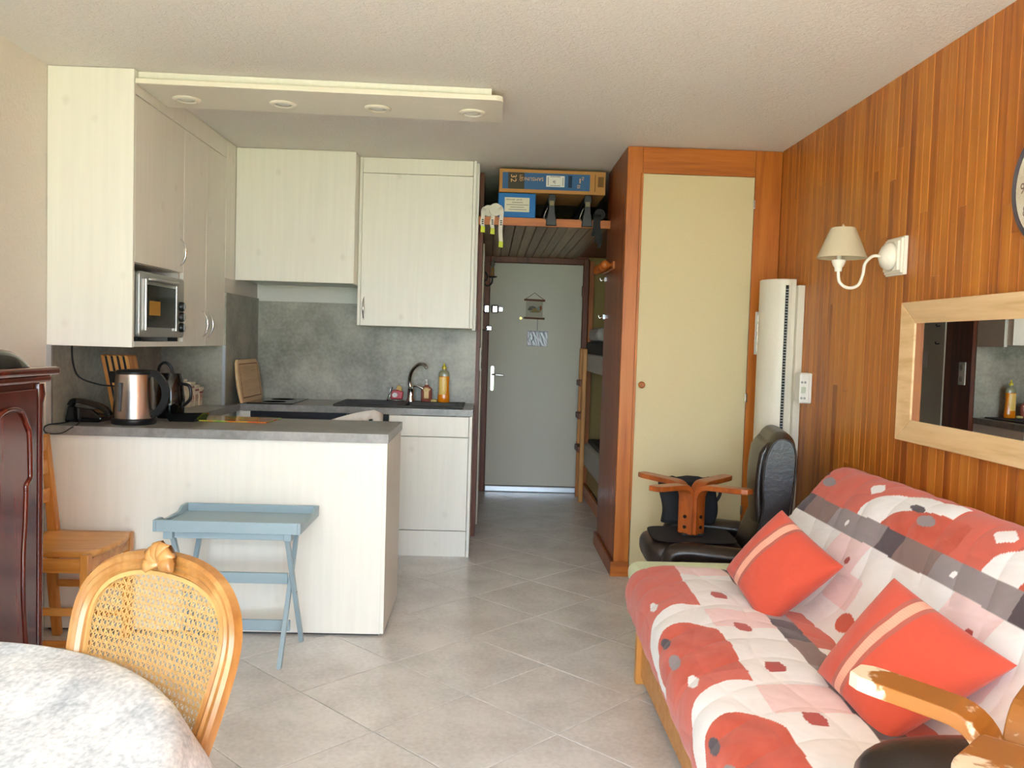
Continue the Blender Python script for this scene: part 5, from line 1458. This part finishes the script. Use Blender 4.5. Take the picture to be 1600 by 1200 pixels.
# ------------------------------------------------------------------ bentwood footstools, upside down
def footstool(name, label, loc_, rot, worn, L=.29):
    r = thing(name, label, 'footstool', loc_, rot, group='upturned leather footstools', local=True)
    mb = MB()
    def cush(u, v):
        a = 2 * math.pi * u
        ca, sa = math.cos(a), math.sin(a)
        sq = .235 / (abs(ca) ** 5 + abs(sa) ** 5) ** .2
        # v from the bottom centre over the rim to the top
        t = v * math.pi
        rad = sq * min(1.0, math.sin(t) ** .35 if 0 < t < math.pi else 0)
        return (rad * ca, rad * sa * .86, .07 - .068 * math.copysign(abs(math.cos(t)) ** .7, math.cos(t)))
    mb.grid(cush, 48, 16, closed_u=True).build('cushion_pad', 'leather', r, smooth=True)
    MB().prism([(.20 * math.copysign(abs(math.cos(a * math.pi / 24)) ** .4, math.cos(a * math.pi / 24)), .17 * math.copysign(abs(math.sin(a * math.pi / 24)) ** .4, math.sin(a * math.pi / 24))) for a in range(48)], .1385, .1425).build('underside_cloth', 'black_soft', r)
    MB().box(-.05, .05, -.05, .05, .1425, .155).build('leg_block', 'black', r, bevel=.004)
    for q in range(4):
        ang = math.radians(45 + 90 * q)
        ca, sa = math.cos(ang), math.sin(ang)
        pts = [(.040, .150)] + [(.040, .15 + .17 * k / 6) for k in range(1, 7)]
        for k in range(1, 9):
            t = math.pi / 2 * k / 8
            pts.append((.040 + .065 * (1 - math.cos(t)), .32 + .065 * math.sin(t)))
        for k in range(1, 9):
            pts.append((.105 + (L - .105) * k / 8, .385 + .010 * k / 8))
        W, H2 = .037, .012
        sc_n = len(pts)
        vs = []; fs = []
        for i, (rr_, zz_) in enumerate(pts):
            p0 = pts[max(0, i - 1)]; p1 = pts[min(sc_n - 1, i + 1)]
            dr_, dz_ = p1[0] - p0[0], p1[1] - p0[1]; ln = math.hypot(dr_, dz_); nr, nz_ = -dz_ / ln, dr_ / ln
            w = W * (1.0 if i < sc_n - 2 else (.93 if i == sc_n - 2 else .62))
            for (a, b) in ((-w, -H2), (w, -H2), (w, H2), (-w, H2)):
                R_ = rr_ + nr * b; Zz = zz_ + nz_ * b
                vs.append((R_ * ca - a * sa, R_ * sa + a * ca, Zz))
        for i in range(sc_n - 1):
            for k in range(4):
                fs.append((i * 4 + k, i * 4 + (k + 1) % 4, (i + 1) * 4 + (k + 1) % 4, (i + 1) * 4 + k))
        fs.append((0, 1, 2, 3)); fs.append(tuple((sc_n - 1) * 4 + k for k in (3, 2, 1, 0)))
        lg = MB().add(vs, fs).build('bentwood_leg', 'worn_wood' if worn else 'stool_wood', r, bevel=.003)
        for zz_ in (.185, .235):
            c_ = Vector((.0525 * ca, .0525 * sa, zz_)); d_ = Vector((ca, sa, 0))
            MB().tube([c_, c_ + d_ * .005], .0085, 10).build('bolt', 'black', lg, smooth=40)
    return r
MT['stool_wood'] = wood('stool_bentwood', lin(120, 52, 14), lin(160, 78, 26), lin(184, 100, 40), 'Z', .35, .8, .25, .08, .3)
# worn varnish: bare pale wood along edges and tips
m_, nt, p = new_mat('worn_varnish')
tcn = N(nt, 'ShaderNodeTexCoord'); nz = N(nt, 'ShaderNodeTexNoise'); nz.inputs['Scale'].default_value = 26; nz.inputs['Detail'].default_value = 7
nt.links.new(tcn.outputs['Object'], nz.inputs['Vector'])
ln_ = N(nt, 'ShaderNodeVectorMath', operation='LENGTH')
mpv = N(nt, 'ShaderNodeMapping'); mpv.inputs['Scale'].default_value = (1, 1, 0)
nt.links.new(tcn.outputs['Object'], mpv.inputs['Vector']); nt.links.new(mpv.outputs[0], ln_.inputs[0])
mm = N(nt, 'ShaderNodeMapRange'); mm.inputs[1].default_value = .17; mm.inputs[2].default_value = .26; mm.inputs[3].default_value = 0; mm.inputs[4].default_value = .34
nt.links.new(ln_.outputs['Value'], mm.inputs[0])
ad = N(nt, 'ShaderNodeMath', operation='ADD'); nt.links.new(nz.outputs['Fac'], ad.inputs[0]); nt.links.new(mm.outputs[0], ad.inputs[1])
n3 = N(nt, 'ShaderNodeTexNoise'); n3.inputs['Scale'].default_value = 120
nt.links.new(tcn.outputs['Object'], n3.inputs['Vector'])
rr = ramp(nt, [(.62, lin(150, 92, 34)), (.70, lin(226, 204, 176))])
nt.links.new(ad.outputs[0], rr.inputs[0]); nt.links.new(rr.outputs[0], p.inputs['Base Color']); p.inputs['Roughness'].default_value = .38
MT['worn_wood'] = m_
footstool('upturned_footstool', 'upturned leather footstool on the recliner, its bentwood legs in the air', (1.005, 4.06, .286), math.radians(-3), False, .315)
footstool('upturned_footstool', 'upturned footstool with worn bentwood legs at the bottom right corner', (.80, 1.195, .402), math.radians(0), True, .25)

# ------------------------------------------------------------------ black bag behind the stool legs
bg_ = thing('black_bag', 'soft black bag behind the upturned footstool legs', 'bag', (1.05, 4.22, .29))
by0 = 4.30
mb = MB()
def bagp(u, v):
    a = 2 * math.pi * u
    w = .135 + .012 * v; d = .045 * (1 - .65 * v)
    ca, sa = math.cos(a), math.sin(a)
    x = w * math.copysign(abs(ca) ** .5, ca); y = d * math.copysign(abs(sa) ** .6, sa)
    return (1.045 + x + .01 * math.sin(5 * v), 4.295 + y, .44 + .215 * v - .018 * v * math.cos(a * 2 + .6) + .006 * math.sin(9 * u * 6.28) * v)
bgo = MB().grid(bagp, 40, 12, closed_u=True)
bgo.f.append(tuple(i * 13 for i in range(40)))
bgo.build('bag_body', 'black_soft', bg_, smooth=True, solid=.006)
MB().sweep(smooth_path([(1.172, 4.29, .60), (1.20, 4.29, .625), (1.205, 4.29, .585), (1.18, 4.29, .54)], 6), [(-.008, -.002), (.008, -.002), (.008, .002), (-.008, .002)], (0, 1, 0)).build('handle_loop', 'black_soft', bg_, smooth=40)

# dark leather bolster lying on the sofa behind the near footstool
bo = thing('leather_bolster', 'dark leather bolster on the sofa below the worn footstool legs', 'cushion', (.98, 1.50, .44))
def bol(u, v):
    a = 2 * math.pi * u; t = (v - .5) * 2
    k = max(0.0, 1 - abs(t) ** 4.5) ** .45
    return (1.02 + .31 * t, 1.522 + .125 * k * math.cos(a), .522 + .088 * k * math.sin(a))
MB().grid(bol, 32, 30, closed_u=True).build('bolster_cover', 'leather', bo, smooth=True)
MB().tube([(1.02 + .31 * (k / 20 * 2 - 1) * .9, 1.535 - .120 * max(0, 1 - abs((k / 20 * 2 - 1) * .9) ** 4.5) ** .45 * .72, .522 + .088 * max(0, 1 - abs((k / 20 * 2 - 1) * .9) ** 4.5) ** .45 * .72) for k in range(21)], .0035, 6).build('seam', 'leather', bo, smooth=True)
